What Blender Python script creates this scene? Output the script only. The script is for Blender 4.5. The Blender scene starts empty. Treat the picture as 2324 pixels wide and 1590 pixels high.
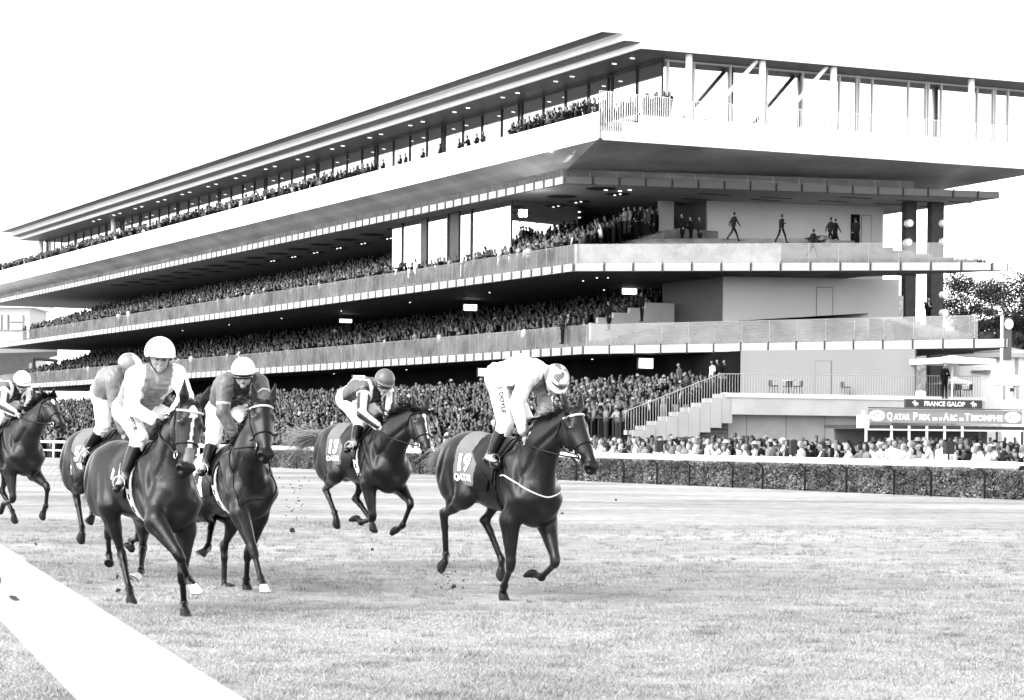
import bpy, math, random
import numpy as np
from mathutils import Vector, Matrix
from math import radians as rad, sin, cos, pi, sqrt, hypot
SC = bpy.context.scene
COL = SC.collection
# ---------------------------------------------------------------- camera, sky, sun, exposure
F, CX, CY, CH, RS = 4800.0, 1162.0, 989.0, 1.67, 0.0093   # focal length etc. in a 2324 x 1590 frame
cd = bpy.data.cameras.new('camera'); cam = bpy.data.objects.new('camera', cd); COL.objects.link(cam)
cam.location = (0, 0, CH)
cd.sensor_width = 36; cd.lens = 36 * F / 2324; cd.clip_start = .1; cd.clip_end = 3000
cd.shift_y = (CY - 795) / 2324
cam.rotation_euler = Matrix.Rotation(rad(90), 4, 'X').to_euler()
cam.matrix_world = Matrix.Translation((0, 0, CH)) @ Matrix.Rotation(rad(90), 4, 'X') @ Matrix.Rotation(RS, 4, 'Z')
cd.dof.use_dof = True; cd.dof.focus_distance = 22; cd.dof.aperture_fstop = 11
SC.camera = cam
SC.view_settings.view_transform = 'Standard'; SC.view_settings.look = 'None'
SC.view_settings.exposure = 2.6; SC.view_settings.gamma = 1
SUN_AZ, SUN_EL = rad(232), rad(42)          # compass direction the light comes from (behind the camera, to its left)
W = bpy.data.worlds.new('World'); SC.world = W; W.use_nodes = True
wn = W.node_tree.nodes; wl = W.node_tree.links; wn.clear()
sky = wn.new('ShaderNodeTexSky'); sky.sky_type = 'NISHITA'; sky.sun_disc = False
sky.sun_elevation = SUN_EL; sky.sun_rotation = SUN_AZ; sky.air_density = 1.0; sky.dust_density = 1.0; sky.ozone_density = 1.0
bw = wn.new('ShaderNodeRGBToBW'); bg = wn.new('ShaderNodeBackground'); bg.inputs[1].default_value = .15
wo = wn.new('ShaderNodeOutputWorld')
wl.new(sky.outputs[0], bw.inputs[0]); wl.new(bw.outputs[0], bg.inputs[0]); wl.new(bg.outputs[0], wo.inputs[0])
sd = bpy.data.lights.new('sun', 'SUN'); sd.energy = .8; sd.angle = rad(38); sd.color = (1, 1, 1)
so = bpy.data.objects.new('sun', sd); COL.objects.link(so)
sv = Vector((sin(SUN_AZ) * cos(SUN_EL), cos(SUN_AZ) * cos(SUN_EL), sin(SUN_EL)))
so.rotation_euler = (-sv).to_track_quat('-Z', 'Y').to_euler(); so.location = sv * 60
SC.cycles.max_bounces = 6; SC.cycles.diffuse_bounces = 3; SC.cycles.glossy_bounces = 3; SC.cycles.transparent_max_bounces = 12
SC.cycles.caustics_reflective = False; SC.cycles.caustics_refractive = False; SC.cycles.use_denoising = True
M = {}
rng = random.Random(7); nr = np.random.default_rng(7)

# ---------------------------------------------------------------- survey helpers (photo pixel -> place in the world)
def U(u, v):
    a, b = u - CX, v - CY
    return a + b * RS, -a * RS + b
def at(u, v, Y):
    x, y = U(u, v); return np.array([x * Y / F, Y, CH - y * Y / F])
def atz(u, v, z):
    x, y = U(u, v); return at(u, v, (CH - z) * F / y)
def on(u, v, A, d):
    x, y = U(u, v); k = x / F; t = (k * A[1] - A[0]) / (d[0] - k * d[1]); Y = A[1] + t * d[1]
    return np.array([A[0] + t * d[0], Y, CH - y * Y / F])
def along(A, d, u, v=900):
    x, y = U(u, v); k = x / F; return (k * A[1] - A[0]) / (d[0] - k * d[1])
# ---------------------------------------------------------------- materials
def mat(name, c=.5, rough=.7, spec=.3, metal=0, bump=0, bscale=20, nvar=0, nscale=6, emit=0, attr=False, coat=0):
    m = bpy.data.materials.new(name); m.use_nodes = True; nt = m.node_tree; n = nt.nodes; l = nt.links
    p = n['Principled BSDF']; p.inputs['Base Color'].default_value = (c, c, c, 1)
    p.inputs['Roughness'].default_value = rough; p.inputs['Specular IOR Level'].default_value = spec; p.inputs['Metallic'].default_value = metal
    if coat: p.inputs['Coat Weight'].default_value = coat; p.inputs['Coat Roughness'].default_value = .15
    tc = n.new('ShaderNodeTexCoord')
    src = None
    if attr:
        a = n.new('ShaderNodeVertexColor'); a.layer_name = 'Col'; src = a.outputs[0]
    if nvar:
        t = n.new('ShaderNodeTexNoise'); t.inputs['Scale'].default_value = nscale; t.inputs['Detail'].default_value = 5
        l.new(tc.outputs['Object'], t.inputs[0])
        mr = n.new('ShaderNodeMapRange'); mr.inputs[1].default_value = .3; mr.inputs[2].default_value = .7
        mr.inputs[3].default_value = 1 - nvar; mr.inputs[4].default_value = 1 + nvar; l.new(t.outputs[0], mr.inputs[0])
        mx = n.new('ShaderNodeVectorMath'); mx.operation = 'SCALE'; l.new(mr.outputs[0], mx.inputs['Scale'])
        if src: l.new(src, mx.inputs[0])
        else: mx.inputs[0].default_value = (c, c, c)
        src = mx.outputs[0]
    if src: l.new(src, p.inputs['Base Color'])
    if bump:
        t = n.new('ShaderNodeTexNoise'); t.inputs['Scale'].default_value = bscale; t.inputs['Detail'].default_value = 4
        l.new(tc.outputs['Object'], t.inputs[0]); b = n.new('ShaderNodeBump'); b.inputs['Strength'].default_value = bump; b.inputs['Distance'].default_value = .02
        l.new(t.outputs[0], b.inputs['Height']); l.new(b.outputs[0], p.inputs['Normal'])
    if emit: p.inputs['Emission Color'].default_value = (1, 1, 1, 1); p.inputs['Emission Strength'].default_value = emit
    return m
def glassmat(name, refl=.12, tint=.9, rough=.02, body=0.0, bodyc=.6):
    m = bpy.data.materials.new(name); m.use_nodes = True; nt = m.node_tree; n = nt.nodes; l = nt.links; n.clear()
    o = n.new('ShaderNodeOutputMaterial'); g = n.new('ShaderNodeBsdfGlossy'); g.inputs[0].default_value = (.95, .95, .95, 1); g.inputs['Roughness'].default_value = rough
    t = n.new('ShaderNodeBsdfTransparent'); t.inputs[0].default_value = (tint, tint, tint, 1)
    mx = n.new('ShaderNodeMixShader'); mx.inputs[0].default_value = refl; l.new(t.outputs[0], mx.inputs[1]); l.new(g.outputs[0], mx.inputs[2]); out = mx
    if body:
        d = n.new('ShaderNodeBsdfDiffuse'); d.inputs[0].default_value = (bodyc, bodyc, bodyc, 1); m2 = n.new('ShaderNodeMixShader'); m2.inputs[0].default_value = body
        tc = n.new('ShaderNodeTexCoord'); tn_ = n.new('ShaderNodeTexNoise'); tn_.inputs['Scale'].default_value = .45; tn_.inputs['Detail'].default_value = 6; tn_.inputs['Roughness'].default_value = .7; mr = n.new('ShaderNodeMapRange'); mr.inputs[1].default_value = .35; mr.inputs[2].default_value = .68; mr.inputs[3].default_value = body * .35; mr.inputs[4].default_value = body * 1.9; l.new(tc.outputs['Object'], tn_.inputs[0]); l.new(tn_.outputs[0], mr.inputs[0]); l.new(mr.outputs[0], m2.inputs[0])  # blotchy diffuse body stands in for reflections seen in the glass
        l.new(mx.outputs[0], m2.inputs[1]); l.new(d.outputs[0], m2.inputs[2]); out = m2
    l.new(out.outputs[0], o.inputs[0]); return m
# ---------------------------------------------------------------- object helpers
def link(name, me, m=None, parent=None, smooth=False):
    o = bpy.data.objects.new(name, me); COL.objects.link(o)
    if m is not None and not me.materials: me.materials.append(m)
    if smooth: me.polygons.foreach_set('use_smooth', [True] * len(me.polygons))
    if parent is not None: o.parent = parent
    return o
def tag(o, label=None, cat=None, group=None, kind=None):
    if label: o['label'] = label
    if cat: o['category'] = cat
    if group: o['group'] = group
    if kind: o['kind'] = kind
    return o
def empty(name, loc=(0, 0, 0), rz=0, label=None, cat=None, group=None):
    o = bpy.data.objects.new(name, None); COL.objects.link(o); o.location = loc; o.rotation_euler = (0, 0, rz); o.empty_display_size = .2
    return tag(o, label, cat, group)
def npmesh(name, V, Fc, col=None):
    """V (n,3); Fc list of index arrays or an (m,k) array"""
    me = bpy.data.meshes.new(name); V = np.asarray(V, dtype=np.float32)
    me.vertices.add(len(V)); me.vertices.foreach_set('co', V.ravel())
    if isinstance(Fc, np.ndarray): idx = Fc.ravel(); tot = np.full(len(Fc), Fc.shape[1])
    else: idx = np.array([i for f in Fc for i in f]); tot = np.array([len(f) for f in Fc])
    st = np.concatenate([[0], np.cumsum(tot)[:-1]]) if len(tot) else tot
    me.loops.add(len(idx)); me.loops.foreach_set('vertex_index', idx.astype(np.int32))
    me.polygons.add(len(tot)); me.polygons.foreach_set('loop_start', st.astype(np.int32))
    me.polygons.foreach_set('use_smooth', [False] * len(tot)); me.update(calc_edges=True); me.validate()
    if col is not None:
        a = me.color_attributes.new('Col', 'FLOAT_COLOR', 'POINT'); c = np.ones((len(V), 4), np.float32); c[:, :3] = np.asarray(col).reshape(-1, 1) if np.ndim(col) < 2 else col
        a.data.foreach_set('color', c.ravel())
    return me
class MB:
    """collects simple shapes in world (or local) space, linked as ONE mesh object"""
    def __init__(s): s.V = []; s.F = []; s.n = 0; s.C = []
    def add(s, V, Fc, c=None):
        V = [tuple(map(float, p)) for p in V]; s.V += V; s.F += [[i + s.n for i in f] for f in Fc]; s.n += len(V); s.C += [c if c is not None else .5] * len(V)
    def prism(s, P, z0, z1, c=None):
        n = len(P); a = sum(P[i][0] * P[(i + 1) % n][1] - P[(i + 1) % n][0] * P[i][1] for i in range(n))
        if a < 0: P = list(reversed(P))
        if np.ndim(z0) == 0: z0 = [z0] * n
        if np.ndim(z1) == 0: z1 = [z1] * n
        V = [(p[0], p[1], z) for p, z in zip(P, z0)] + [(p[0], p[1], z) for p, z in zip(P, z1)]
        s.add(V, [list(range(n))[::-1], list(range(n, 2 * n))] + [[i, (i + 1) % n, n + (i + 1) % n, n + i] for i in range(n)], c)
    def box(s, c0, ex, ey, sx, sy, z0, z1, c=None):
        """c0 = plan corner; ex, ey plan directions; sizes"""
        c0 = np.array(c0[:2]); ex = np.array(ex[:2]); ey = np.array(ey[:2])
        s.prism([c0, c0 + ex * sx, c0 + ex * sx + ey * sy, c0 + ey * sy], z0, z1, c)
    def cbox(s, c, sx, sy, sz, rz=0, col=None):
        R = [(cos(rz), sin(rz)), (-sin(rz), cos(rz))]
        c0 = (c[0] - R[0][0] * sx / 2 - R[1][0] * sy / 2, c[1] - R[0][1] * sx / 2 - R[1][1] * sy / 2)
        s.box(c0, R[0], R[1], sx, sy, c[2] - sz / 2, c[2] + sz / 2, col)
    def tube(s, pts, r, n=8, c=None, caps=True, sq=1.0):
        pts = [np.array(p, float) for p in pts]; r = [r] * len(pts) if np.ndim(r) == 0 else r
        V = []; ref = None
        for i, p in enumerate(pts):
            d = pts[min(i + 1, len(pts) - 1)] - pts[max(i - 1, 0)]; d = d / (np.linalg.norm(d) + 1e-9)
            if ref is None: ref = np.array([0, 0, 1.]) if abs(d[2]) < .9 else np.array([1., 0, 0])
            a = np.cross(ref, d); a /= np.linalg.norm(a) + 1e-9; b = np.cross(d, a); ref = b
            for k in range(n):
                t = 2 * pi * k / n; V.append(p + r[i] * (cos(t) * a + sq * sin(t) * b))
        Fc = [[i * n + k, i * n + (k + 1) % n, (i + 1) * n + (k + 1) % n, (i + 1) * n + k] for i in range(len(pts) - 1) for k in range(n)]
        if caps: Fc += [list(range(n))[::-1], [(len(pts) - 1) * n + k for k in range(n)]]
        s.add(V, Fc, c)
    def disc(s, c, nrm, r, n=20, rx=None, up=(0, 0, 1)):
        c = np.array(c, float); nrm = np.array(nrm, float); nrm /= np.linalg.norm(nrm); a = np.cross(up, nrm); a /= np.linalg.norm(a) + 1e-9; b = np.cross(nrm, a); rx = rx or r
        s.add([c + rx * cos(2 * pi * k / n) * a + r * sin(2 * pi * k / n) * b for k in range(n)], [list(range(n))])
    def build(s, name, m=None, parent=None, smooth=False, col=False):
        me = npmesh(name, np.array(s.V), s.F, np.array(s.C) if col else None)
        return link(name, me, m, parent, smooth)
FONT = None
def textmesh(txt, size, ex=.0, bold=0.0, fine=0):
    """flat text as mesh arrays (x right, y up), centred on x, baseline at 0"""
    cu = bpy.data.curves.new('t', 'FONT'); cu.body = txt; cu.size = size; cu.align_x = 'CENTER'; cu.offset = bold; cu.resolution_u = 3
    o = bpy.data.objects.new('t', cu); COL.objects.link(o); bpy.context.view_layer.update()
    me = bpy.data.meshes.new_from_object(o); bpy.data.objects.remove(o)
    if fine:
        import bmesh
        bm = bmesh.new(); bm.from_mesh(me); bmesh.ops.triangulate(bm, faces=bm.faces[:])
        for _ in range(3): bmesh.ops.subdivide_edges(bm, edges=[e for e in bm.edges if e.calc_length() > size * .09], cuts=1); bmesh.ops.triangulate(bm, faces=[f for f in bm.faces if len(f.verts) > 4])
        bm.to_mesh(me); bm.free(); bpy.data.curves.remove(cu)
    V = np.empty(len(me.vertices) * 3); me.vertices.foreach_get('co', V); V = V.reshape(-1, 3); Fc = [list(p.vertices) for p in me.polygons]
    bpy.data.meshes.remove(me); return V, Fc
def sign_text(name, txt, size, O, ex, ez, m, parent, nrm, bold=0.0, off=.012, width=None):
    V, Fc = textmesh(txt, size, bold=bold)
    if width: V[:, 0] *= width / (V[:, 0].max() - V[:, 0].min())
    P = np.array(O)[None] + V[:, :1] * np.array(ex)[None] + V[:, 1:2] * np.array(ez)[None] + off * np.array(nrm)[None]
    return link(name, npmesh(name, P, Fc), m, parent)
# ---------------------------------------------------------------- implicit surface mesher
class SDF:
    def __init__(s, lo, hi, h):
        s.lo = np.array(lo, float); s.h = h; s.n = np.maximum(np.ceil((np.array(hi) - s.lo) / h).astype(int), 4) + 1
        s.ax = [s.lo[i] + h * np.arange(s.n[i]) for i in range(3)]; s.Fd = np.full(s.n, .4, np.float32)
    def sub(s, lo, hi):
        sl = []; g = []
        for i in range(3):
            a = max(int((lo[i] - s.lo[i]) / s.h), 0); b = min(int((hi[i] - s.lo[i]) / s.h) + 2, s.n[i]); b = max(b, a)
            sl.append(slice(a, b)); g.append(s.ax[i][a:b])
        return tuple(sl), np.meshgrid(*g, indexing='ij', sparse=True)
    def blend(s, sl, d, k, sub=False):
        f = s.Fd[sl]
        if f.size == 0: return
        if sub: s.Fd[sl] = np.maximum(f, -d); return
        if k <= 0: s.Fd[sl] = np.minimum(f, d); return
        hh = np.clip(.5 + .5 * (f - d) / k, 0, 1); s.Fd[sl] = f * (1 - hh) + d * hh - k * hh * (1 - hh)
    def cap(s, a, b, ra, rb, k=.03, sq=None, lat=None, sub=False):
        """tapered capsule; sq<1 squashes it along unit vector lat"""
        a = np.array(a, float); b = np.array(b, float); m = max(ra, rb) + k + .03
        sl, (X, Y, Z) = s.sub(np.minimum(a, b) - m, np.maximum(a, b) + m)
        ab = b - a; L2 = ab @ ab + 1e-12; px, py, pz = X - a[0], Y - a[1], Z - a[2]
        t = np.clip((px * ab[0] + py * ab[1] + pz * ab[2]) / L2, 0, 1)
        qx, qy, qz = px - t * ab[0], py - t * ab[1], pz - t * ab[2]; d2 = qx * qx + qy * qy + qz * qz
        if sq:
            lat = np.array(lat if lat is not None else (0, 1, 0), float); lat /= np.linalg.norm(lat); q = qx * lat[0] + qy * lat[1] + qz * lat[2]
            d2 = d2 + q * q * (1 / sq ** 2 - 1); d = (np.sqrt(d2) - (ra + (rb - ra) * t)) * (.5 + .5 * sq)
        else: d = np.sqrt(d2) - (ra + (rb - ra) * t)
        s.blend(sl, d.astype(np.float32), k, sub)
    def ell(s, c, r, k=.04, M=None, sub=False):
        c = np.array(c, float); r = np.array(r, float); m = r.max() + k + .03
        sl, (X, Y, Z) = s.sub(c - m, c + m); p = [X - c[0], Y - c[1], Z - c[2]]
        if M is not None: p = [M[0][i] * p[0] + M[1][i] * p[1] + M[2][i] * p[2] for i in range(3)]
        k0 = np.sqrt(sum((p[i] / r[i]) ** 2 for i in range(3))); k1 = np.sqrt(sum((p[i] / r[i] ** 2) ** 2 for i in range(3)))
        s.blend(sl, (k0 * (k0 - 1) / (k1 + 1e-9)).astype(np.float32), k, sub)
    def field(s): return s.Fd
    def grid(s): return np.meshgrid(*s.ax, indexing='ij', sparse=True)
    def value(s, P):
        q = (np.asarray(P) - s.lo) / s.h; q = np.clip(q, 0, np.array(s.n) - 1.001); i = q.astype(int); f = q - i; r = 0
        for dx in (0, 1):
            for dy in (0, 1):
                for dz in (0, 1):
                    w = (f[..., 0] if dx else 1 - f[..., 0]) * (f[..., 1] if dy else 1 - f[..., 1]) * (f[..., 2] if dz else 1 - f[..., 2])
                    r = r + w * s.Fd[i[..., 0] + dx, i[..., 1] + dy, i[..., 2] + dz]
        return r
    def march(s, P, D, off=0.0, step=.004, n=400):
        """from P along D until the field reaches off"""
        P = np.array(P, float); D = np.array(D, float); D = D / (np.linalg.norm(D, axis=-1, keepdims=True) + 1e-9)
        act = np.ones(P.shape[:-1], bool)
        for _ in range(n):
            v = s.value(P); act = act & (v > off)
            if not act.any(): break
            P = P + D * (np.clip(v - off, step * .5, .05) * act)[..., None]
        return P
    def mesh(s, Fd=None):
        Fd = s.Fd if Fd is None else Fd; n = np.array(Fd.shape); ins = Fd < 0
        cell = np.zeros(tuple(n - 1) + (3,), np.float32); cnt = np.zeros(tuple(n - 1), np.float32); edges = []
        for ax in range(3):
            o = [i for i in range(3) if i != ax]
            a = [slice(None)] * 3; b = [slice(None)] * 3; a[ax] = slice(0, -1); b[ax] = slice(1, None)
            f0, f1 = Fd[tuple(a)], Fd[tuple(b)]; cr = (f0 < 0) != (f1 < 0)
            I = np.argwhere(cr); 
            if len(I) == 0: continue
            t = (f0[cr] / (f0[cr] - f1[cr])).astype(np.float32); pos = I.astype(np.float32); pos[:, ax] += t
            keep = np.ones(len(I), bool)
            for q in o: keep &= (I[:, q] > 0) & (I[:, q] < n[q] - 1)
            I = I[keep]; pos = pos[keep]; flip = (f0[cr] < 0)[keep]; quad = []
            for da, db in ((0, 0), (-1, 0), (-1, -1), (0, -1)):
                c = I.copy(); c[:, o[0]] += da; c[:, o[1]] += db
                np.add.at(cell, tuple(c.T), pos); np.add.at(cnt, tuple(c.T), 1); quad.append(c)
            edges.append((ax, quad, flip))
        m = cnt > 0; vid = np.full(cnt.shape, -1, np.int64); vid[m] = np.arange(m.sum()); V = cell[m] / cnt[m][:, None] * s.h + s.lo
        Q = []
        for ax, quad, flip in edges:
            q = np.stack([vid[tuple(c.T)] for c in quad], 1); fl = flip if ax != 1 else ~flip; q[fl] = q[fl][:, ::-1]; Q.append(q)
        Q = np.concatenate(Q) if Q else np.zeros((0, 4), int)
        return V.astype(np.float64), Q[:, ::-1]
def relax(V, Q, it=1, lam=.5):
    for _ in range(it):
        A = np.zeros_like(V); C = np.zeros(len(V))
        for i in range(4):
            a, b = Q[:, i], Q[:, (i + 1) % 4]; np.add.at(A, a, V[b]); np.add.at(C, a, 1); np.add.at(A, b, V[a]); np.add.at(C, b, 1)
        V = V + lam * (A / C[:, None] - V)
    return V
def unit(v): v = np.array(v, float); return v / (np.linalg.norm(v) + 1e-12)
# ================================================================= GRANDSTAND
d1 = unit((-.5169, 1.0, 0)); ee = unit((2.381, 1.0, 0)); d2_, e2_ = d1[:2], ee[:2]
nf = unit(np.cross((0, 0, 1), d1))                     # normal of the long front, towards the track
if nf[0] > 0: nf = -nf
ne = unit(np.cross(ee, (0, 0, 1)))                       # normal of the end front
if ne[1] > 0: ne = -ne

M['white'] = mat('white_panel', .82, .5, .3, nvar=.03, nscale=.3)
M['fascia'] = mat('fascia_panel', .30, .35, .4, nvar=.08, nscale=.6)
M['fin'] = mat('fascia_gap', .04, .5, .3)
M['conc'] = mat('pale_concrete', .36, .8, .2, bump=.3, bscale=6, nvar=.12, nscale=.8)
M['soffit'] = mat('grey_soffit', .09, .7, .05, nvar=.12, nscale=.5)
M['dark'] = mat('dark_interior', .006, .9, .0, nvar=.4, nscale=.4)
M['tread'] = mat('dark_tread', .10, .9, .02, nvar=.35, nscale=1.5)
M['panelwall'] = mat('pale_wall_panel', .38, .65, .2, nvar=.05, nscale=.5, bump=.1, bscale=30)
M['gwall'] = mat('ground_wall_panel', .16, .65, .2, nvar=.05, nscale=.5, bump=.1, bscale=30); M['steel'] = mat('dark_steel', .04, .5, .12, nvar=.2, nscale=2)
M['rail'] = mat('pale_railing', .62, .4, .4)
M['mirror'] = glassmat('reflecting_glass', .62, .55)
M['glass'] = glassmat('balustrade_glass', .022, .86, .06, body=.13, bodyc=.32)
M['palerefl'] = glassmat('reflection_toned_glass', .05, .6, .1, body=.42, bodyc=.36); M['glass3'] = glassmat('shaded_balustrade_glass', .02, .6, .1, body=.3, bodyc=.10)
M['lamp'] = mat('ceiling_lamp', 1, emit=.5)
M['recess'] = mat('ceiling_recess', .02, .6)
M['line'] = mat('panel_joint', .10, .8)
# cantilever soffit: dark lacquered boards, wavy reflections
ms = mat('lacquer_soffit', .34, .14, .7, nvar=.25, nscale=.3); nt = ms.node_tree
tc = nt.nodes.new('ShaderNodeTexCoord'); mp = nt.nodes.new('ShaderNodeMapping'); mp.inputs['Rotation'].default_value = (0, 0, math.atan2(ee[1], ee[0])*-1); mp.inputs['Scale'].default_value = (.35, 5.0, 1)
no = nt.nodes.new('ShaderNodeTexNoise'); no.inputs['Scale'].default_value = 1.2; bu = nt.nodes.new('ShaderNodeBump'); bu.inputs['Strength'].default_value = .3; bu.inputs['Distance'].default_value = .05
nt.links.new(tc.outputs['Object'], mp.inputs[0]); nt.links.new(mp.outputs[0], no.inputs[0]); nt.links.new(no.outputs[0], bu.inputs['Height']); nt.links.new(bu.outputs[0], nt.nodes['Principled BSDF'].inputs['Normal'])
M['lacquer'] = ms

stand = empty('grandstand', (4, 125, 0), label='long multi-storey grandstand with stepped white roof and three tiers of glass-fronted balconies', cat='grandstand')
def sp(mb, name, m, smooth=False, parent=None):
    o = mb.build(name, m, None, smooth); p = parent or stand; o.parent = p; o.matrix_parent_inverse = Matrix.Translation(-Vector(stand.location)) if p is stand else Matrix()
    return o
def txt_to(o, parent=None): o.parent = parent or stand; o.matrix_parent_inverse = Matrix.Translation(-Vector(stand.location)); return o
Y0 = 125.0
P = {1: at(1324, 805, Y0), 2: at(1302, 617, Y0), 3: at(1281, 418, Y0 + 7), 4: at(1357, 317, Y0)}
ZB = {k: P[k][2] for k in P}
ZT = {1: at(1324, 788, Y0)[2], 2: at(1302, 600, Y0)[2], 3: at(1281, 402, Y0 + 7)[2], 4: at(1357, 254, Y0)[2]}
TIPL = along(P[4], ee, 2382); TIP = P[4] + ee * TIPL
Rr = {1: atz(2290, 790, ZB[1]), 2: atz(2289, 615, ZB[2]), 3: atz(2268, 452, ZB[3]), 4: TIP}
def inter(A, u_, B, w_):   # plan intersection of two lines
    k = np.linalg.solve(np.array([[u_[0], -w_[0]], [u_[1], -w_[1]]]), np.array(B[:2]) - np.array(A[:2])); return np.array(A[:2]) + k[0] * np.array(u_[:2])
LEN = {1: along(P[1], d1, -8, 800), 2: along(P[2], d1, -8, 760), 3: along(P[3], d1, -30, 690), 4: along(P[4], d1, -40, 640)}
ED = {k: unit(np.append(Rr[k][:2] - P[k][:2], 0)) for k in P}
WALLL = {1: atz(1681, 796, ZB[1]), 2: atz(1643, 628, ZB[2]), 3: atz(1606, 456, ZB[3])}      # left top corners of the end wall panels (keyed by the slab above)
WALLR = {1: atz(2076, 792, ZB[1]), 2: atz(2041, 635, ZB[2]), 3: atz(2005, 470, ZB[3])}
BACK = {2: atz(1961, 629, ZB[2]), 3: atz(2005, 489, ZB[3])}; BACK[1] = WALLR[2] + d1 * 3
def slabpoly(k, inset=0.0, inset_e=None, depth=20):
    ie = inset if inset_e is None else inset_e
    n_e = unit(np.cross((0, 0, 1), ED[k])); n_e = n_e if n_e[1] > 0 else -n_e
    A = P[k] - nf * inset; B = P[k] + n_e * ie
    c = inter(A, d1, B, ED[k]); r = Rr[k][:2] + n_e[:2] * ie - ED[k][:2] * ie * 1.2
    pts = [c + d2_ * LEN[k], c, r]
    if k in BACK: pts += [BACK[k][:2] - ED[k][:2] * ie * .3 + n_e[:2] * max(0, ie * .2)]
    q = c + e2_ * depth + d2_ * 14
    if k in BACK: q = WALLR[k][:2] + d2_ * 4 if k == 1 else BACK[k][:2] + d2_ * 6
    pts += [q, c + e2_ * depth + d2_ * LEN[k]]
    return pts
for k in (1, 2, 3):
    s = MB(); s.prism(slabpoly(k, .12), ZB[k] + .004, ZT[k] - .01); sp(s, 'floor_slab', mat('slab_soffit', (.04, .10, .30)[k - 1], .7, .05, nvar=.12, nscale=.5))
    # fascia: recessed grey strip carrying separate pale panels
    g = MB(); g.box(P[k], d1, -nf, LEN[k], .1, ZB[k], ZT[k]); g.box(P[k] + ED[k] * .0, ED[k], -ne * -1 if False else unit(np.cross((0, 0, 1), ED[k])), np.linalg.norm((Rr[k] - P[k])[:2]), .1, ZB[k] + .002, ZT[k] - .002)
    sp(g, 'fascia_strip', M['fin'])
    f = MB(); f3 = MB(); t = .12
    while t < LEN[k] - 1:
        f.box(P[k] + d1 * t + nf * .002, d1, nf, 1.0, .07, ZB[k] + .03, ZT[k] + .03); t += 1.32
    Le = np.linalg.norm((Rr[k] - P[k])[:2]); n_o = -unit(np.cross((0, 0, 1), ED[k])); n_o = n_o if n_o[1] < 0 else -n_o; t = .1
    while t < Le - .1:
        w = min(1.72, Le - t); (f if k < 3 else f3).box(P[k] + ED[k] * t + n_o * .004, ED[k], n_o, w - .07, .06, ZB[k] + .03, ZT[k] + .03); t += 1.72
    sp(f, 'fascia_panels', M['fascia'])
    if k == 3: sp(f3, 'end_fascia_panels', mat('shade_toned_fascia', .10, .5))  # white end panels coloured grey to stand in for the cantilever's shade
    t = 1.8
    while t < Le:
        fr = MB(); fr.box(P[k] + ED[k] * t + n_o * .004, ED[k], n_o, .05, .13, ZB[k] - .06, ZT[k] + .1); t += 1.72; sp(fr, 'fascia_fin', M['steel'])
# glass balustrades with planting behind
for k, gh in ((1, 1.32), (2, 1.2), (3, .52)):
    b = MB(); j = MB(); n_o = -unit(np.cross((0, 0, 1), ED[k])); n_o = n_o if n_o[1] < 0 else -n_o
    Le = np.linalg.norm((Rr[k] - P[k])[:2]) * (.93 if k < 3 else .8)
    b.box(P[k] - nf * .3, d1, nf, LEN[k], .012, ZT[k], ZT[k] + gh); b.box(P[k] - n_o * .3 + ED[k] * (Le * .52 if k == 2 else 0), ED[k], n_o, Le * (.48 if k == 2 else 1), .012, ZT[k], ZT[k] + gh)
    if k == 2: fb = MB(); fb.box(P[k] - n_o * .3, ED[k], n_o, Le * .52 - .002, .012, ZT[k], ZT[k] + gh); sp(fb, 'reflection_toned_panes', M['palerefl'])  # clear glass like the rest; its pale reflection is put into the body colour
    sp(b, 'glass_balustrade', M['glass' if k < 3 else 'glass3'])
    t = 1.3
    while t < LEN[k]: j.box(P[k] - nf * .29 + d1 * t, d1, nf, .012, .012, ZT[k], ZT[k] + gh + .004); t += 1.32 * (3 if t > 50 else 1)
    t = 1.7
    while t < Le: j.box(P[k] - n_o * .29 + ED[k] * t, ED[k], n_o, .016, .014, ZT[k], ZT[k] + gh + .004); t += 1.72
    j.tube([P[k] - nf * .3 + [0, 0, ZT[k] + gh - P[k][2]], P[k] - nf * .3 + d1 * LEN[k] + [0, 0, ZT[k] + gh - P[k][2]]], .010, 5)
    j.tube([P[k] - n_o * .3 + [0, 0, ZT[k] + gh - P[k][2]], P[k] - n_o * .3 + ED[k] * Le + [0, 0, ZT[k] + gh - P[k][2]]], .010, 5)
    sp(j, 'balustrade_joints', mat('glass_joint', .30, .4))
M['plant'] = mat('pale_grasses', .045, .8, .2, nvar=.5, nscale=3)
for k in (1, 2):
    V = []; Fc = []; n_o = -unit(np.cross((0, 0, 1), ED[k])); n_o = n_o if n_o[1] < 0 else -n_o; Le = np.linalg.norm((Rr[k] - P[k])[:2]) * .95
    for N, dd, nn, L, s0 in ((7000, d1, nf, LEN[k], 0), (5200, ED[k], n_o, Le, 0)):
        t = nr.random(N) ** (1.6 if dd is d1 else 1) * L
        if k == 2 and dd is not d1: t = Le * (.42 + .58 * nr.random(N))
        w = .5 + nr.random(N) * .8; base = P[k] + t[:, None] * dd - w[:, None] * nn; base[:, 2] = ZT[k]
        clump = .6 + .5 * np.sin(t * 1.7) * np.sin(t * .63 + 1)
        h_ = (.2 + .28 * nr.random(N)) * (.75 + .4 * clump); ang = nr.random(N) * 2 * pi; le = .12 * nr.standard_normal((N, 2))
        ax = np.stack([np.cos(ang), np.sin(ang), 0 * ang], 1) * .022; tip = base + np.stack([le[:, 0], le[:, 1], h_], 1)
        n0 = len(V) and sum(len(q) for q in V); V.append(np.stack([base - ax, base + ax, tip + ax * .5], 1).reshape(-1, 3)); Fc.append(np.arange(3 * N).reshape(N, 3) + n0)
    o = link('planting', npmesh('planting', np.concatenate(V), np.concatenate(Fc)), M['plant']); txt_to(o); o['kind'] = 'stuff'
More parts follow.
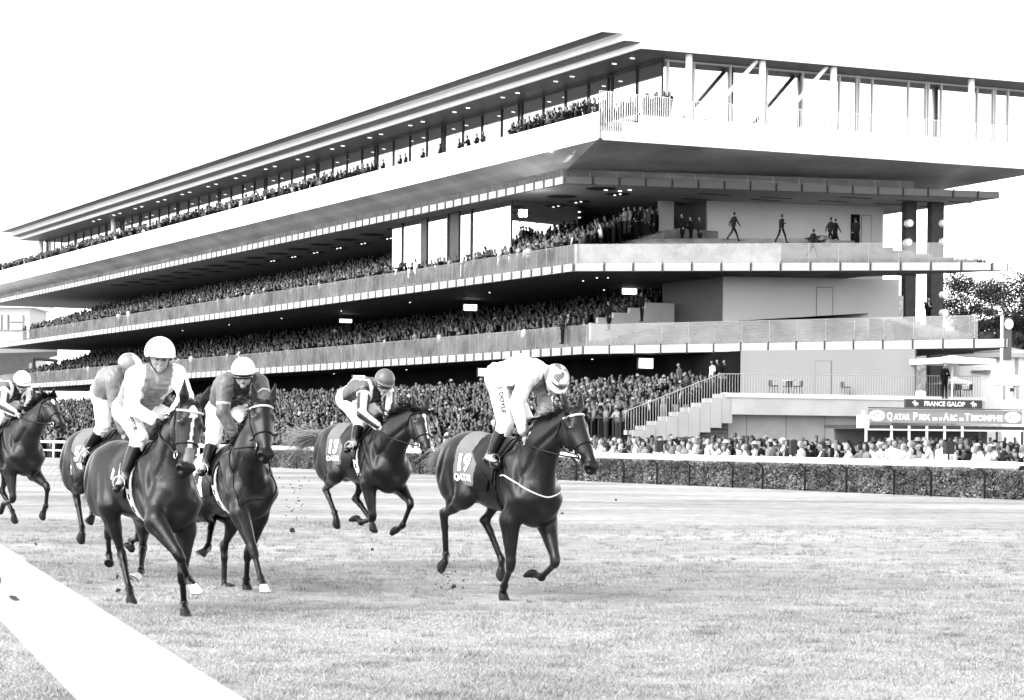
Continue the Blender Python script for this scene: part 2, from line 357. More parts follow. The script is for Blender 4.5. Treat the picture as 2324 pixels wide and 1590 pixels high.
# terraces (stepped seating that wraps round the corner)
TIER = {}
for k, rise, n in ((1, .235, 7), (2, .28, 8)):
    s = MB()
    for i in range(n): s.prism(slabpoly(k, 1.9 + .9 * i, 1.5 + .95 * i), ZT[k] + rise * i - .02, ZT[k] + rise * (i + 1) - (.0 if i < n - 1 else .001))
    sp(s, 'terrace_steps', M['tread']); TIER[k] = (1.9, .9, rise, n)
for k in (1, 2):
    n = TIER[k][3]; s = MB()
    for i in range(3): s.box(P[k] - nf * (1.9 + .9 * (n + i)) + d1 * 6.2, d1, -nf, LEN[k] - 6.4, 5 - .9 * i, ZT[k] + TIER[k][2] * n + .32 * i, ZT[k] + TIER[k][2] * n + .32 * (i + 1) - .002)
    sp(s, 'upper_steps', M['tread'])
# end wall blocks and the dark back wall of each storey
FLOOR = {1: 0.0, 2: ZT[1], 3: ZT[2]}
for k in (1, 2, 3):
    A, B = WALLL[k], WALLR[k]; w = unit(np.append((B - A)[:2], 0)); L = np.linalg.norm((B - A)[:2]); nn = unit(np.cross(w, (0, 0, 1)))
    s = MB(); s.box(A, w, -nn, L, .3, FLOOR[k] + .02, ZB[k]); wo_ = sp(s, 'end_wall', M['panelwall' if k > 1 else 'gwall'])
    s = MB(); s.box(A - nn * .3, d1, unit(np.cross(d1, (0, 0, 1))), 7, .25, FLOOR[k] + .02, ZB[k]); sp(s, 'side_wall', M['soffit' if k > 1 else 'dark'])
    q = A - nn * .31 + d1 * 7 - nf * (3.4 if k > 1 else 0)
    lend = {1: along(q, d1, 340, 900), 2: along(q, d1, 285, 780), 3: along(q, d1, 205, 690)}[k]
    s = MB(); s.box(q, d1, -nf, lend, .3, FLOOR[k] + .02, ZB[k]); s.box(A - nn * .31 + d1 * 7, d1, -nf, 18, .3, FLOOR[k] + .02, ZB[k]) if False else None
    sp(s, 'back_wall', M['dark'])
# flush doors on the end walls
def door(k, u0, v0, u1, v1, parent_m='panelwall', handle=(0, 0), dark=False):
    A = WALLL[k]; w = unit(np.append((WALLR[k] - A)[:2], 0)); nn = unit(np.cross(w, (0, 0, 1)))
    a = on(u0, v1, A + nn * .01, w); b = on(u1, v1, A + nn * .01, w); zt = on(u0, v0, A, w)[2]; W_ = np.linalg.norm((b - a)[:2])
    s = MB(); s.box(a - w * .04, w, nn, W_ + .08, .012, a[2], zt + .04); r = sp(s, 'door_frame', M['line']); 
    s = MB(); s.box(a + nn * .014, w, nn, W_, .02, a[2] + .01, zt); dd = sp(s, 'door', M['dark' if dark else parent_m])
    hd = on(handle[0], handle[1], A + nn * .03, w); s = MB(); s.cbox(hd + nn * .03, .14, .05, .05, math.atan2(w[1], w[0])); h_ = s.build('handle', M['steel']); h_.parent = dd; h_.matrix_parent_inverse = dd.matrix_world.inverted() if False else Matrix.Translation(-Vector(stand.location))
    return dd
def zz(x, y, X0, Y0_, s): return ((X0 + x / s) * .90781, (Y0_ + y / s) * .90781)
z4 = lambda x, y: zz(x, y, 1400, 440, 2.0034)
z5 = lambda x, y: zz(x, y, 1500, 860, 2.1925)
door(2, *z4(1285, 560), *z4(1362, 738), handle=z4(1293, 655)); door(1, *z5(1180, 97), *z5(1265, 285), parent_m='gwall', handle=z5(1253, 205))
door(3, *z4(1457, 195), *z4(1498, 350), handle=z4(1468, 260), dark=True); door(3, *z4(1510, 200), *z4(1556, 352), handle=z4(1548, 270))
# pale wall pieces and doorways deep in the recesses
for (x0, y0, x1, y1, Y, m) in ((495, 140, 580, 305, 141, 'panelwall'), (577, 528, 655, 700, 139, 'panelwall'), (470, 540, 555, 642, 141, 'conc')):
    a = at(*z4(x0, y1), Y); b = at(*z4(x1, y0), Y); s = MB(); s.box(a, ee, d1, np.linalg.norm((b - a)[:2]), .2, a[2] - .6, b[2] + .4); sp(s, 'recess_wall', M[m])
# stepped white balustrade on the first balcony
A = at(*z4(190, 790), 130.0); s = MB()
pts = [(155, 190, 738, 800), (190, 270, 712, 800), (270, 350, 688, 775), (350, 430, 664, 748), (430, 573, 640, 703)]
for x0, x1, yt, yb in pts:
    a = on(*z4(x0, yb), A, ee); b = on(*z4(x1, yt), A, ee); s.box(a, ee, d1, np.linalg.norm((b - a)[:2]), .3, ZT[1] + .1, b[2])
sp(s, 'stepped_parapet', M['conc'])
# ---- top storey: white parapet
s = MB(); s.prism([P[4][:2] + d2_ * LEN[4], P[4][:2], P[4][:2] - nf[:2] * .35 + e2_ * .0 + d2_ * .35, P[4][:2] + d2_ * LEN[4] - nf[:2] * .35], ZB[4], ZT[4])
c4 = P[4][:2]; st = [0, along(P[4], ee, 1415), along(P[4], ee, 1450), TIPL]
tops = [on(1358, 297, P[4], ee)[2], on(1416, 277, P[4], ee)[2], on(1451, 262, P[4], ee)[2]]
for i in range(3): s.box(P[4] + ee * (st[i] + .36 * (i == 0)) + d1 * .002, ee, d1, st[i + 1] - st[i] - .36 * (i == 0) - .003, .35, ZB[4] + .002, tops[i])
sp(s, 'white_parapet', M['white'])
mj = mat('faint_joint', .35); t = 4
while t < TIPL - 1: jl = MB(); jl.box(P[4] + ee * t - d1 * .004, ee, d1, .025, .004, ZB[4], tops[2]); t += 6.2; sp(jl, 'parapet_joint', mj)
# sloping lacquered soffit of the cantilever
n_e = -ne; G = np.array([*inter(P[3] - nf * .3, d1, P[3] + np.array([0, .3, 0]), ED[3]), 0]); zin = ZT[3] + .52
o1 = P[4][:2] + d2_ * LEN[4]; o2 = P[4][:2]; o3 = TIP[:2]; i1 = G[:2] + d2_ * LEN[4]; i2 = G[:2]
pn = np.cross(np.append(o3 - o2, 0), np.append(i2 - o2, zin - ZB[4]))
def onpl(u, v):
    q = at(u, v, 1.0) - [0, 0, CH]; c0 = np.array([*o2, ZB[4]]) - [0, 0, CH]; return q * (c0 @ pn) / (q @ pn) + [0, 0, CH]
i3 = onpl(2130, 433)
V = [(*o1, ZB[4]), (*o2, ZB[4]), (*o3, ZB[4]), (*i1, zin), (*i2, zin), tuple(i3)]
V = V + [(x, y, z + .08) for x, y, z in V]
Fc = [[0, 1, 4, 3], [1, 2, 5, 4], [6, 9, 10, 7], [7, 10, 11, 8], [3, 4, 10, 9], [4, 5, 11, 10], [5, 2, 8, 11]]
s = MB(); s.add(V, Fc); sp(s, 'cantilever_soffit', M['lacquer'])
s = MB(); gi = unit(np.append(i3[:2] - i2, 0)); s.box(i2 + gi[:2] * .02, gi, unit(np.cross((0, 0, 1), gi)), np.linalg.norm(i3[:2] - i2), .05, ZT[3] + .01, zin + .9); s.box(i2, d1, -nf, LEN[3], .05, ZT[3] + .01, zin + .02); sp(s, 'recessed_wall', M['lacquer'])
q4 = P[4][:2] - nf[:2] * .4 + d2_ * .4
s = MB(); s.prism([q4 + d2_ * LEN[4], q4, q4 + e2_ * (TIPL - 2.2), q4 + e2_ * (TIPL - 9) + d2_ * 5, q4 + e2_ * 8 + d2_ * 9, q4 + e2_ * 8 + d2_ * LEN[4]], ZB[4] + .3, ZB[4] + .6); sp(s, 'top_floor_slab', M['conc'])
# roof in three stepped layers
EA = on(1365, 72, P[4], ee); EB = on(1416, 92, P[4], ee); EC = on(1454, 110, P[4], ee)
lay = [(EA, EA[2], on(1365, 54, P[4], ee)[2]), (EB, EB[2], EA[2] - .003), (EC, EC[2], EB[2] - .003)]
LA = along(EA, d1, -2, 524); LB = along(EB, d1, 20, 535); LC = along(EC, d1, 40, 545)
s = MB()
for (E_, z0, z1), L_ in zip(lay, (LA, LB, LC)):
    q = E_[:2]; zb = [z0, z0, z0, z0]
    s.prism([q + d2_ * L_, q, q + e2_ * (46 - (q - EA[:2]) @ e2_), q + e2_ * (46 - (q - EA[:2]) @ e2_) + d2_ * L_], z0, z1)
sp(s, 'roof', M['white'])
so_ = MB()
for (E_, z0, z1), L_, dep in zip(lay, (LA, LB, LC), (1.0, 1.0, 30)):
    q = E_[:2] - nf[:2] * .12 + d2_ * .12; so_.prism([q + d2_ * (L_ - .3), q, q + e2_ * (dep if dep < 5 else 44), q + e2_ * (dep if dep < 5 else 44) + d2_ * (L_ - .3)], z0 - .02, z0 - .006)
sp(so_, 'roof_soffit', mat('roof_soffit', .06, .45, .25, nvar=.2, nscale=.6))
s = MB(); q = EA[:2] - nf[:2] * 6 + d2_ * 3; s.prism([q + d2_ * (LA - 20), q, q + e2_ * 38, q + e2_ * 38 + d2_ * (LA - 20)], lay[0][2], lay[0][2] + .45); sp(s, 'upper_roof', M['white'])
s = MB()
for t in (30, 52, 58, 75): s.tube([EA - nf * 5 + d1 * t + [0, 0, .8], EA - nf * 5 + d1 * t + [0, 0, 2.6]], .03, 5)
sp(s, 'roof_masts', M['rail'])
# glazing of the top storey
zf = tops[2] - .15; zc = EC[2] - .022; Gc = EC - nf * 3.0 + d1 * 2.3; Gl = along(Gc, d1, 103, 560)
s = MB(); s.box(Gc, d1, -nf, Gl, .03, zf, zc); sp(s, 'front_glazing', M['mirror'])
s = MB(); s.box(Gc + ee * .05, ee, d1, TIPL - 4, .03, zf, zc); sp(s, 'end_glazing', M['mirror'])
s = MB(); t = 0; i = 0
while t < Gl:
    s.box(Gc + d1 * t + nf * .004, d1, nf, .07, .1, zf, zc)
    if i % 4 == 2: s.box(Gc + d1 * (t + .5) + nf * .004, d1, nf, .05, .1, zf, zc)
    t += 3.1; i += 1
s.box(Gc + nf * .004, d1, nf, Gl, .09, zc - .18, zc - .07)
sp(s, 'front_mullions', M['steel'])
s = MB(); s2 = MB()
z3 = lambda x, y=400: zz(x, y, 1400, 0, 2.0034)
for x in (535, 665, 848, 1030, 1210, 1395, 1480, 1492, 1560, 1740, 1828, 1840, 1905, 2085, 2165, 2175, 2240):
    t = along(Gc, ee, *z3(x)); s.box(Gc + ee * t - d1 * .11, ee, d1, .10, .1, zf, zc)
s.box(Gc + ee * .1 - d1 * .1, ee, d1, TIPL - 4.2, .09, zc - .12, zc - .02)
sp(s, 'end_mullions', M['rail'])
s = MB(); cp = EC + d1 * .5 + ee * .0
for x in (645, 1013, 1370, 2060): p = cp + ee * along(cp, ee, *z3(x)); s = MB(); s.tube([(p[0], p[1], zf), (p[0], p[1], EC[2])], .21, 14); sp(s, 'column', M['white'], True)
for (xa, ya, xb, yb) in ((985, 303, 728, 600), (1335, 335, 1085, 628)):
    a = on(*z3(xa, ya), cp, ee); b = on(*z3(xb, yb), cp, ee); a[2] = min(a[2], EC[2] - .05); s = MB(); s.tube([a, b], .13, 12); sp(s, 'diagonal_brace', M['white'], True)
for x in (103, 268): 
    t = along(Gc, d1, x, 550); s = MB(); s.tube([(*(Gc + d1 * t + nf * .5)[:2], zf), (*(Gc + d1 * t + nf * .5)[:2], zc)], .3 if x == 103 else .3, 12); sp(s, 'column', M['white'], True)
# terrace behind the parapet and railings
s = MB()
for i in range(4): s.prism([P[4][:2] - nf[:2] * (.36 + .8 * i) + d2_ * LEN[4], P[4][:2] - nf[:2] * (.36 + .8 * i) + d2_ * .4, Gc[:2] + d2_ * -.6, Gc[:2] + d2_ * LEN[4]], ZB[4] + .62 + .28 * i, ZB[4] + .62 + .28 * (i + 1) - .002)
sp(s, 'top_terrace', M['conc'])
def railing(A, B, zb, zt, step=.13, r=.014, name='railing', m='rail', rail_r=.022, parent=None):
    """A,B plan points; zb, zt pairs of heights at A and B"""
    A = np.array(A[:2]); B = np.array(B[:2]); L = np.linalg.norm(B - A); n = max(int(L / step), 1); s = MB()
    for i in range(n + 1):
        t = i / n; p = A + (B - A) * t; z0 = zb[0] + (zb[1] - zb[0]) * t; z1 = zt[0] + (zt[1] - zt[0]) * t
        s.cbox((p[0], p[1], (z0 + z1) / 2), 2 * r, 2 * r, z1 - z0, .45)
    s.tube([(*A, zt[0]), (*B, zt[1])], rail_r, 6)
    return sp(s, name, M[m])
rt = [on(1368, 207, P[4] + d1 * .2, ee)[2], on(1505, 233, P[4] + d1 * .2, ee)[2]]
t1 = along(P[4] + d1 * .2, ee, 1513); pa = P[4] + d1 * .2
railing(pa + ee * .2, pa + ee * st[1], (tops[0], tops[0]), (rt[0], rt[0] - .05), .14, .02)
railing(pa + ee * (st[1] + .05), pa + ee * t1, (tops[1], tops[2]), (rt[0] - .05, rt[0] - .1), .14, .02)
zr = on(1700, 232 + 33, pa, ee)[2]; railing(pa + ee * (t1 + .1), pa + ee * (TIPL - 1), (tops[2], tops[2]), (tops[2] + 1.12, tops[2] + 1.12), .16, .015)
# lamps and dark recesses on the soffits
def lampset(spots, z, r, name='ceiling_lamp', m='lamp', rx=None, th=.02):
    for p in spots:
        s = MB(); n = 14; R = rx or r; s.prism([(p[0] + R * cos(2 * pi * i / n) * ee[0] - r * sin(2 * pi * i / n) * ee[1], p[1] + R * cos(2 * pi * i / n) * ee[1] + r * sin(2 * pi * i / n) * ee[0]) for i in range(n)], z - th, z); sp(s, name, M[m])
sp1 = []
for t in np.arange(3, 120, 7.6): sp1 += [EC - nf * 1.2 + d1 * t, EC - nf * 1.2 + d1 * (t + 2.2)]
lampset(sp1, EC[2] - .024, .06, th=.03, rx=.16)
z7 = lambda x, y: zz(x, y, 700, 300, 2.65)
ov = []
for i, b in enumerate(np.arange(1, 110, 5.2)): ov.append(P[3] - nf * 3.2 + d1 * b)
lampset(ov, ZB[3] - .002, 1.0, 'ceiling_recess', 'recess', 1.0, .012)
ov2 = [P[3] - nf * 5.6 + d1 * (b + 2) for b in np.arange(1, 100, 5.2)]
lampset(ov2, ZB[3] - .002, .8, 'ceiling_recess', 'recess', .8, .012)
lampset([p + d1 * q for p in ov2 for q in (-.3, .4)][:26], ZB[3] - .03, .08, th=.03)
e3 = MB()
for (x, y) in ((700, 88), (1010, 105), (960, 116), (1410, 105), (1300, 122), (1690, 120), (1580, 138), (1955, 128), (1810, 152), (620, 112), (480, 135)):
    p = atz(*z4(x, y), ZB[3]); e3.box(p, ee, d1, 2.3, .22, ZB[3] - .03, ZB[3] - .004)
sp(e3, 'soffit_slots', M['recess'])
e3 = MB()
for (x, y) in ((1000, 498), (780, 493), (1380, 490), (1340, 499), (1690, 492), (1950, 486), (1700, 498), (600, 505)):
    p = atz(*z4(x, y), ZB[2]); e3.box(p, ee, d1, 2.0, .22, ZB[2] - .03, ZB[2] - .004)
sp(e3, 'soffit_slots', M['recess'])
lampset([atz(*z4(x, y), ZB[3]) for x, y in ((35, 160), (95, 180), (230, 70), (350, 70), (300, 75), (95, 208), (516, 164))], ZB[3] - .02, .12, th=.03)
lampset([atz(*z4(x, y), ZB[2]) for x, y in ((185, 510), (240, 510), (598, 535), (220, 571))] + [P[2] - nf * 4 + d1 * t for t in np.arange(6, 90, 13)], ZB[2] - .01, .05, th=.03)
lampset([P[1] - nf * 4 + d1 * t for t in np.arange(6, 60, 14)], ZB[1] - .01, .05, th=.03)
# bright floodlight under the third slab
fl = at(*z7(1610, 620), 135.0); s = MB(); s.cbox(fl, .5, .3, .4); sp(s, 'floodlight', mat('floodlight', 1, emit=18))
# reflecting glass box on the second balcony
gx0 = P[2] - nf * 4.3; ga, gb = along(gx0, d1, *z7(1540, 700)), along(gx0, d1, *z7(745, 800))
s = MB(); s.box(gx0 + d1 * ga, d1, -nf, gb - ga, .03, ZT[2], ZB[3] - .01); s.box(gx0 + d1 * ga, -nf, -d1, 5, .03, ZT[2], ZB[3] - .01); sp(s, 'glass_box', glassmat('box_glass', .72, .35))
s = MB()
for x, w in ((978, 1.0), (1118, .15), (1190, 1.4), (1273, .15), (1538, .1), (815, .1)): t = along(gx0, d1, *z7(x, 750)); s = MB(); s.box(gx0 + d1 * t + nf * .01, d1, nf, w, .08, ZT[2], ZB[3] - .02); sp(s, 'glass_box_post', M['steel'])
# dark steel posts with lamps at the back edge
for k, (u0, u1, va, vb) in {1: ((2055), (2083), 475, 575), 2: ((2113), (2146), 475, 575)}.items():
    for zt_, zb_ in ((ZB[3], 0),):
        a = at(u0 - 6 * 0, 700, 140); b = at(u1, 700, 140); s = MB(); s.box(a, ee, d1, np.linalg.norm((b - a)[:2]), .5, zb_, zt_); sp(s, 'steel_post', M['steel'])
M['lampw'] = mat('white_lamp_housing', .8, .4)
for x, y in ((1738, 240), (1912, 240), (1732, 335), (1912, 332), (1912, 598), (1912, 688)):
    p = at(*z4(x, y), 139.3); s = MB(); s.tube([p, p + ne * .4], .24, 14); sp(s, 'wall_lamp', M['lampw'])
# ---- podium at the foot of the end front, with its stair parapet
G1 = at(1427, 982, 106.0); t2 = along(G1, ee, 1658); zp = on(1658, 892, G1, ee)[2]; zpb = on(1658, 941, G1, ee)[2]; zg1 = on(1430, 985, G1, ee)[2]
tr = along(G1, ee, 2235)
s = MB(); s.box(G1 + ee * t2, ee, d1, tr - t2, .3, zpb, zp - .22); sp(s, 'podium_parapet', M['conc'])
s = MB(); s.box(G1 + ee * (t2 - .3) - d1 * .05, ee, d1, tr - t2 + .3, .45, zp - .22, zp); sp(s, 'podium_coping', mat('light_coping', .6, .7))
s = MB(); s.box(G1 + ee * t2 + d1 * .31, ee, d1, tr - t2, 12, zp - .6, zp - .3); sp(s, 'podium_floor', M['conc'])
s = MB(); s.box(G1 + ee * (t2 - 3.2) + d1 * 1.2, ee, d1, tr - t2 + 2, .2, -.4, zp - .62); sp(s, 'podium_wall', M['conc'])
jl = MB(); t = t2 - 3
while t < tr - 2: jl = MB(); jl.box(G1 + ee * t + d1 * 1.19, ee, d1, .03, .006, -.4, zpb + .1); t += 2.35; sp(jl, 'wall_joint', M['line'])
s = MB(); N = 9; w_ = t2 / (N + .2); dz = (zp - zg1) / (N + .0)
for i in range(N):
    zt_ = zg1 + dz * (i + .75); s.box(G1 + ee * (w_ * i + .25) - d1 * .02 * (i % 2), ee, d1, w_ - .02, .28, max(zt_ - 1.5, -.4), zt_)
sp(s, 'stair_parapet', mat('stair_panel', .32, .6, .2, nvar=.06, nscale=1))
s = MB()
for i in range(N): s.box(G1 + ee * (w_ * i - .05) + d1 * .1, ee, d1, .29, .3, zg1 + dz * (i - .2), zg1 + dz * (i + .7))
sp(s, 'stair_ends', M['conc'])
g0 = G1 + d1 * .15; za = on(1427 + 3, 947 - 0, G1, ee)[2]
zr0 = on(1567 * .0 + 1427, 934, G1, ee)[2]; u_, v_ = z5(700, 165); zr1 = on(u_, v_, G1, ee)[2]
railing(g0 + ee * -.1, g0 + ee * (t2 - .5), (zg1, zp - .1), (zr0 + .0, zr1), .15, .011, m='fascia')
railing(g0 + ee * (t2 - .45), g0 + ee * (tr - .2), (zp, zp), (zr1, zp + 1.15), .16, .008, m='fascia')
railing(G1 + d1 * .1, G1 + d1 * 9, (zg1 - .2, zg1 - .2), (zg1 + .8, zg1 + .8), .7, .02, m='steel')
railing(G1 + d1 * 27, G1 + d1 * 32, (zg1 - .2, zg1 - .2), (zg1 + .8, zg1 + .8), .16, .012)
# ground terrace steps
GN = 10; grun = (t2 + .6) / GN; grise = (zp - .5 - (zg1 - .3)) / GN; GL_ = 150
s = MB()
for i in range(GN): 
    c = G1[:2] + d2_ * .42 + e2_ * grun * i; dpt_ = 16 - grun * i if i == GN - 1 else t2 + .15 - grun * i; s.prism([c + d2_ * GL_, c, c + e2_ * dpt_, c + e2_ * dpt_ + d2_ * GL_], zg1 - .3 + grise * (i - 1) - .05, zg1 - .3 + grise * i)
for i in range(5):
    c = G1[:2] + d2_ * 5 - e2_ * .75 * (i + 1); z1_ = (zg1 - .3) * (1 - (i + 1) / 5.5); s.prism([c + d2_ * 120, c, c + e2_ * .74, c + e2_ * .74 + d2_ * 120], -.35, z1_)
sp(s, 'ground_terrace', M['tread'])
# posts inside the ground storey
s = MB()
for b in (12, 24, 38, 54, 72):
    p = P[1] - nf * 5 + d1 * b; s = MB(); s.cbox((p[0], p[1], (zg1 + ZB[1]) / 2), .5, .5, ZB[1] - zg1, .4); sp(s, 'post', M['soffit'])
# TV screens (things of their own, hung from the soffits)
M['screen'] = mat('lit_screen', .9, emit=1.1); M['screend'] = mat('screen_dark', .02)
def screen(x0, y0, x1, y1, zf_, Y, label, dark=0):
    a = at(*zf_(x0, y1), Y); b = at(*zf_(x1, y0), Y); W_ = abs(b[0] - a[0]) / ee[0]; H_ = b[2] - a[2]
    t = empty('display_screen', a, math.atan2(ee[1], ee[0]), label, 'screen', 'lit display screens hung in the stand')
    s = MB(); s.box((-.08, .03), (1, 0), (0, 1), W_ + .16, .12, -.08, H_ + .08); s.build('casing', M['steel'], t)
    s = MB(); s.box((0, 0), (1, 0), (0, 1), W_, .02, 0, H_); sc = s.build('screen', M['screen'], t)
    s = MB()
    for i in range(7): s.box((W_ * (.12 + .08 * i + .15 * (i > 4)), -.01), (1, 0), (0, 1), W_ * .06, .006, H_ * (.55 + .04 * rng.random()), H_ * (.7 + .1 * rng.random()))
    s.box((0, -.01), (1, 0), (0, 1), W_, .006, H_ * .42, H_ * .46); s.build('picture', M['screend'], t)
screen(313, 545, 386, 592, z4, 139, 'lit screen above the stepped white parapet of the first balcony')
screen(397, 916, 467, 962, z4, 124, 'lit scoreboard screen under the lowest slab, nearest to the stair railing')
z2 = lambda x, y: zz(x, y, 700, 860, 2.338)
screen(1163, 147, 1232, 187, z2, 133, 'lit scoreboard screen just left of the leading white-clad jockey')
screen(429, 188, 494, 226, z2, 150, 'lit scoreboard screen just left of the dark-capped jockey')
screen(1220, 1225, 1303, 1262, z7, 152, 'lit screen under the second slab, left of the corner crowd')
screen(397, 1322, 473, 1342, z7, 172, 'lit screen under the second slab above the helmet in the middle distance')
# ================================================================= GROUND AND FENCES
fd = unit((-.5889, 1.0, 0)); fA = atz(1362, 1094, 0.0); fn = unit(np.cross(fd, (0, 0, 1))); fn = fn if fn[1] > 0 else -fn   # far fence line, fn points away from the track
def turfmat():
    m = bpy.data.materials.new('turf'); m.use_nodes = True; nt = m.node_tree; n = nt.nodes; l = nt.links; p = n['Principled BSDF']; p.inputs['Roughness'].default_value = .9; p.inputs['Specular IOR Level'].default_value = .1
    tc = n.new('ShaderNodeTexCoord')
    def noise(sc, det, rough=.6, scale=(1, 1, 1)):
        mp = n.new('ShaderNodeMapping'); mp.inputs['Scale'].default_value = scale; l.new(tc.outputs['Object'], mp.inputs[0])
        t = n.new('ShaderNodeTexNoise'); t.inputs['Scale'].default_value = sc; t.inputs['Detail'].default_value = det; t.inputs['Roughness'].default_value = rough; l.new(mp.outputs[0], t.inputs[0]); return t.outputs[0]
    def rr(src, a, b, c, d):
        r = n.new('ShaderNodeMapRange'); r.inputs[1].default_value = a; r.inputs[2].default_value = b; r.inputs[3].default_value = c; r.inputs[4].default_value = d; l.new(src, r.inputs[0]); return r.outputs[0]
    def mul(a, b):
        q = n.new('ShaderNodeMath'); q.operation = 'MULTIPLY'; l.new(a, q.inputs[0]); l.new(b, q.inputs[1]); return q.outputs[0]
    big = rr(noise(.22, 4, .6, (.35, 1, 1)), .35, .65, .70, 1.28); mid = rr(noise(2.2, 5, .7, (1, .6, 1)), .35, .65, .8, 1.15); fine = rr(noise(34, 7, .8), .3, .7, .72, 1.22)
    spots = rr(noise(3.2, 3, .6, (.6, 1, 1)), .60, .70, 1.0, .62)
    v = mul(mul(mul(big, mid), fine), spots)
    v = mul(v, rr(noise(1.0, 5, .65, (.18, 1.5, 1)), .35, .65, .86, 1.12))
    q = n.new('ShaderNodeMath'); q.operation = 'MULTIPLY'; l.new(v, q.inputs[0]); q.inputs[1].default_value = TURF
    cb = n.new('ShaderNodeCombineColor'); [l.new(q.outputs[0], cb.inputs[i]) for i in range(3)]; l.new(cb.outputs[0], p.inputs['Base Color'])
    b = n.new('ShaderNodeBump'); b.inputs['Strength'].default_value = .8; b.inputs['Distance'].default_value = .05; l.new(noise(30, 6, .8), b.inputs['Height']); l.new(b.outputs[0], p.inputs['Normal'])
    return m
TURF = .295
M['turf'] = turfmat()
far = fA + fn * .55
# turf: one sheet on the track side of the far fence
A_ = far[:2] + fd[:2] * 900; B_ = far[:2] - fd[:2] * 900
s = MB(); s.add([(*A_, 0), (*B_, 0), (*(B_ - fn[:2] * 1500), 0), (*(A_ - fn[:2] * 1500), 0)], [[0, 1, 2, 3]]); o = s.build('turf', M['turf']); tag(o, kind='structure')
s = MB(); s.add([(*A_, -.15), (*B_, -.15), (*(B_ + fn[:2] * 1500), -.15), (*(A_ + fn[:2] * 1500), -.15), (*A_, 0), (*B_, 0)], [[0, 3, 2, 1], [0, 1, 5, 4]]); o = s.build('paved_ground', mat('paving', .2, .85, nvar=.2, nscale=1.2)); tag(o, kind='structure')
# far running rail
M['plastic'] = mat('white_plastic', .85, .35, .4, nvar=.03, nscale=1); M['post'] = mat('dark_post', .012, .6, .3)
t0, t1_ = -22, 38.0
rl = empty('running_rail', fA, 0, 'long white plastic running rail in front of the clipped hedge', 'running rail')
def lk(mb, name, m, par, smooth=False):
    o = mb.build(name, m, None, smooth); o.parent = par; o.matrix_parent_inverse = Matrix.Translation(-Vector(par.location)); return o
zr_ = on(1362, 1029, fA - fn * .5, fd)[2]; zrb = on(1362, 1040, fA - fn * .5, fd)[2]
s = MB(); a = fA - fn * .5 + fd * t0; b = fA - fn * .5 + fd * t1_
s.tube([(a[0], a[1], (zr_ + zrb) / 2), (b[0], b[1], (zr_ + zrb) / 2)], (zr_ - zrb) / 2 + .01, 12); lk(s, 'rail', M['plastic'], rl, True)
for x in [1620 - 1500 + 0]: pass
posts = [along(fA - fn * .3, fd, (1500 + x / 2.1925) * .90781, 1080) for x in (120, 302, 480, 716, 880, 1112, 1340, 1600, 1803, 2097)]
t = posts[0] + 3.2
while t < t1_: posts.append(t); t += 3.1
posts += [posts[9] - 3 * i for i in (1, 2)]
for t in posts:
    p = fA - fn * .22 + fd * t; q = fA - fn * .48 + fd * t; s = MB(); s.tube([(p[0], p[1], 0), (p[0], p[1], zrb * .8), (q[0], q[1], zrb + .02)], .035, 8); lk(s, 'post', M['post'], rl, True)
# hedge: thousands of small leaves over a dark twiggy core
M['leaf'] = mat('hedge_leaves', .12, .8, .05, attr=True)
hz = on(1362, 1043, fA, fd)[2]; V = []; C_ = []; N = 150000; t = t0 + nr.random(N) * (t1_ - t0); dpt = nr.random(N); z = nr.random(N) ** .9 * (hz + .02)
edge = nr.random(N); off = np.where(edge < .6, -.02 + .12 * nr.random(N), np.where(edge < .8, .42 + .1 * nr.random(N), .5 * dpt)); z = np.where((edge > .8), hz - .12 * nr.random(N), z)
bumpy = .05 * np.sin(t * 5.1) + .04 * np.sin(t * 11.3 + 2) + .03 * np.sin(z * 19 + t * 7)
c = fA + t[:, None] * fd + (off + bumpy)[:, None] * fn; c[:, 2] = z + .03 * np.sin(t * 3)
a = nr.standard_normal((N, 3)); a /= np.linalg.norm(a, axis=1)[:, None]; b = np.cross(a, nr.standard_normal((N, 3))); b /= np.linalg.norm(b, axis=1)[:, None]; sz = (.013 + .02 * nr.random(N))[:, None]
V = np.stack([c - a * sz * 1.5, c + b * sz, c + a * sz * 1.5, c - b * sz], 1).reshape(-1, 3); colr = np.repeat(np.clip(.08 + .26 * nr.random(N) ** 1.3 * (.6 + .5 * np.sin(t * 2.3) * np.sin(t * .7 + z * 3)), 0, 1), 4)
o = link('hedge', npmesh('hedge', V, np.arange(4 * N).reshape(N, 4), colr), M['leaf']); 
hg = tag(o, 'clipped dark hedge running along the far side of the track behind the white rail', 'hedge')
s = MB(); s.box(fA + fn * .12 + fd * t0, fd, fn, t1_ - t0, .3, .0, hz - .08); k_ = s.build('twigs', mat('twigs', .02, .9, nvar=.5, nscale=20), o)
# second rail right behind the hedge (seen as a broken white line) and the two-bar fence at the far left
rl2 = empty('crowd_barrier', fA + fn * .9, 0, 'thin white barrier rail between the hedge and the front row of spectators', 'barrier')
s = MB(); a = fA + fn * 1.1 + fd * t0; b = fA + fn * 1.1 + fd * 60; s.tube([(a[0], a[1], .98), (b[0], b[1], .98)], .05, 8); lk(s, 'rail', M['plastic'], rl2, True)
s = MB(); [s.tube([(*(fA + fn * 1.1 + fd * t)[:2], -.3), (*(fA + fn * 1.1 + fd * t)[:2], .95)], .04, 6) for t in np.arange(t0, 60, 2.4)]; lk(s, 'posts', M['plastic'], rl2)
rl3 = empty('white_fence', fA + fd * t1_, 0, 'two-bar white fence beyond the end of the hedge, seen between the horses at left', 'fence')
s = MB(); a = fA + fd * (t1_ + .3); b = fA + fd * 95
for z in (zr_ - .05, .48): s.tube([(a[0], a[1], z), (b[0], b[1], z)], .075 if z > .6 else .05, 8)
lk(s, 'bars', M['plastic'], rl3, True)
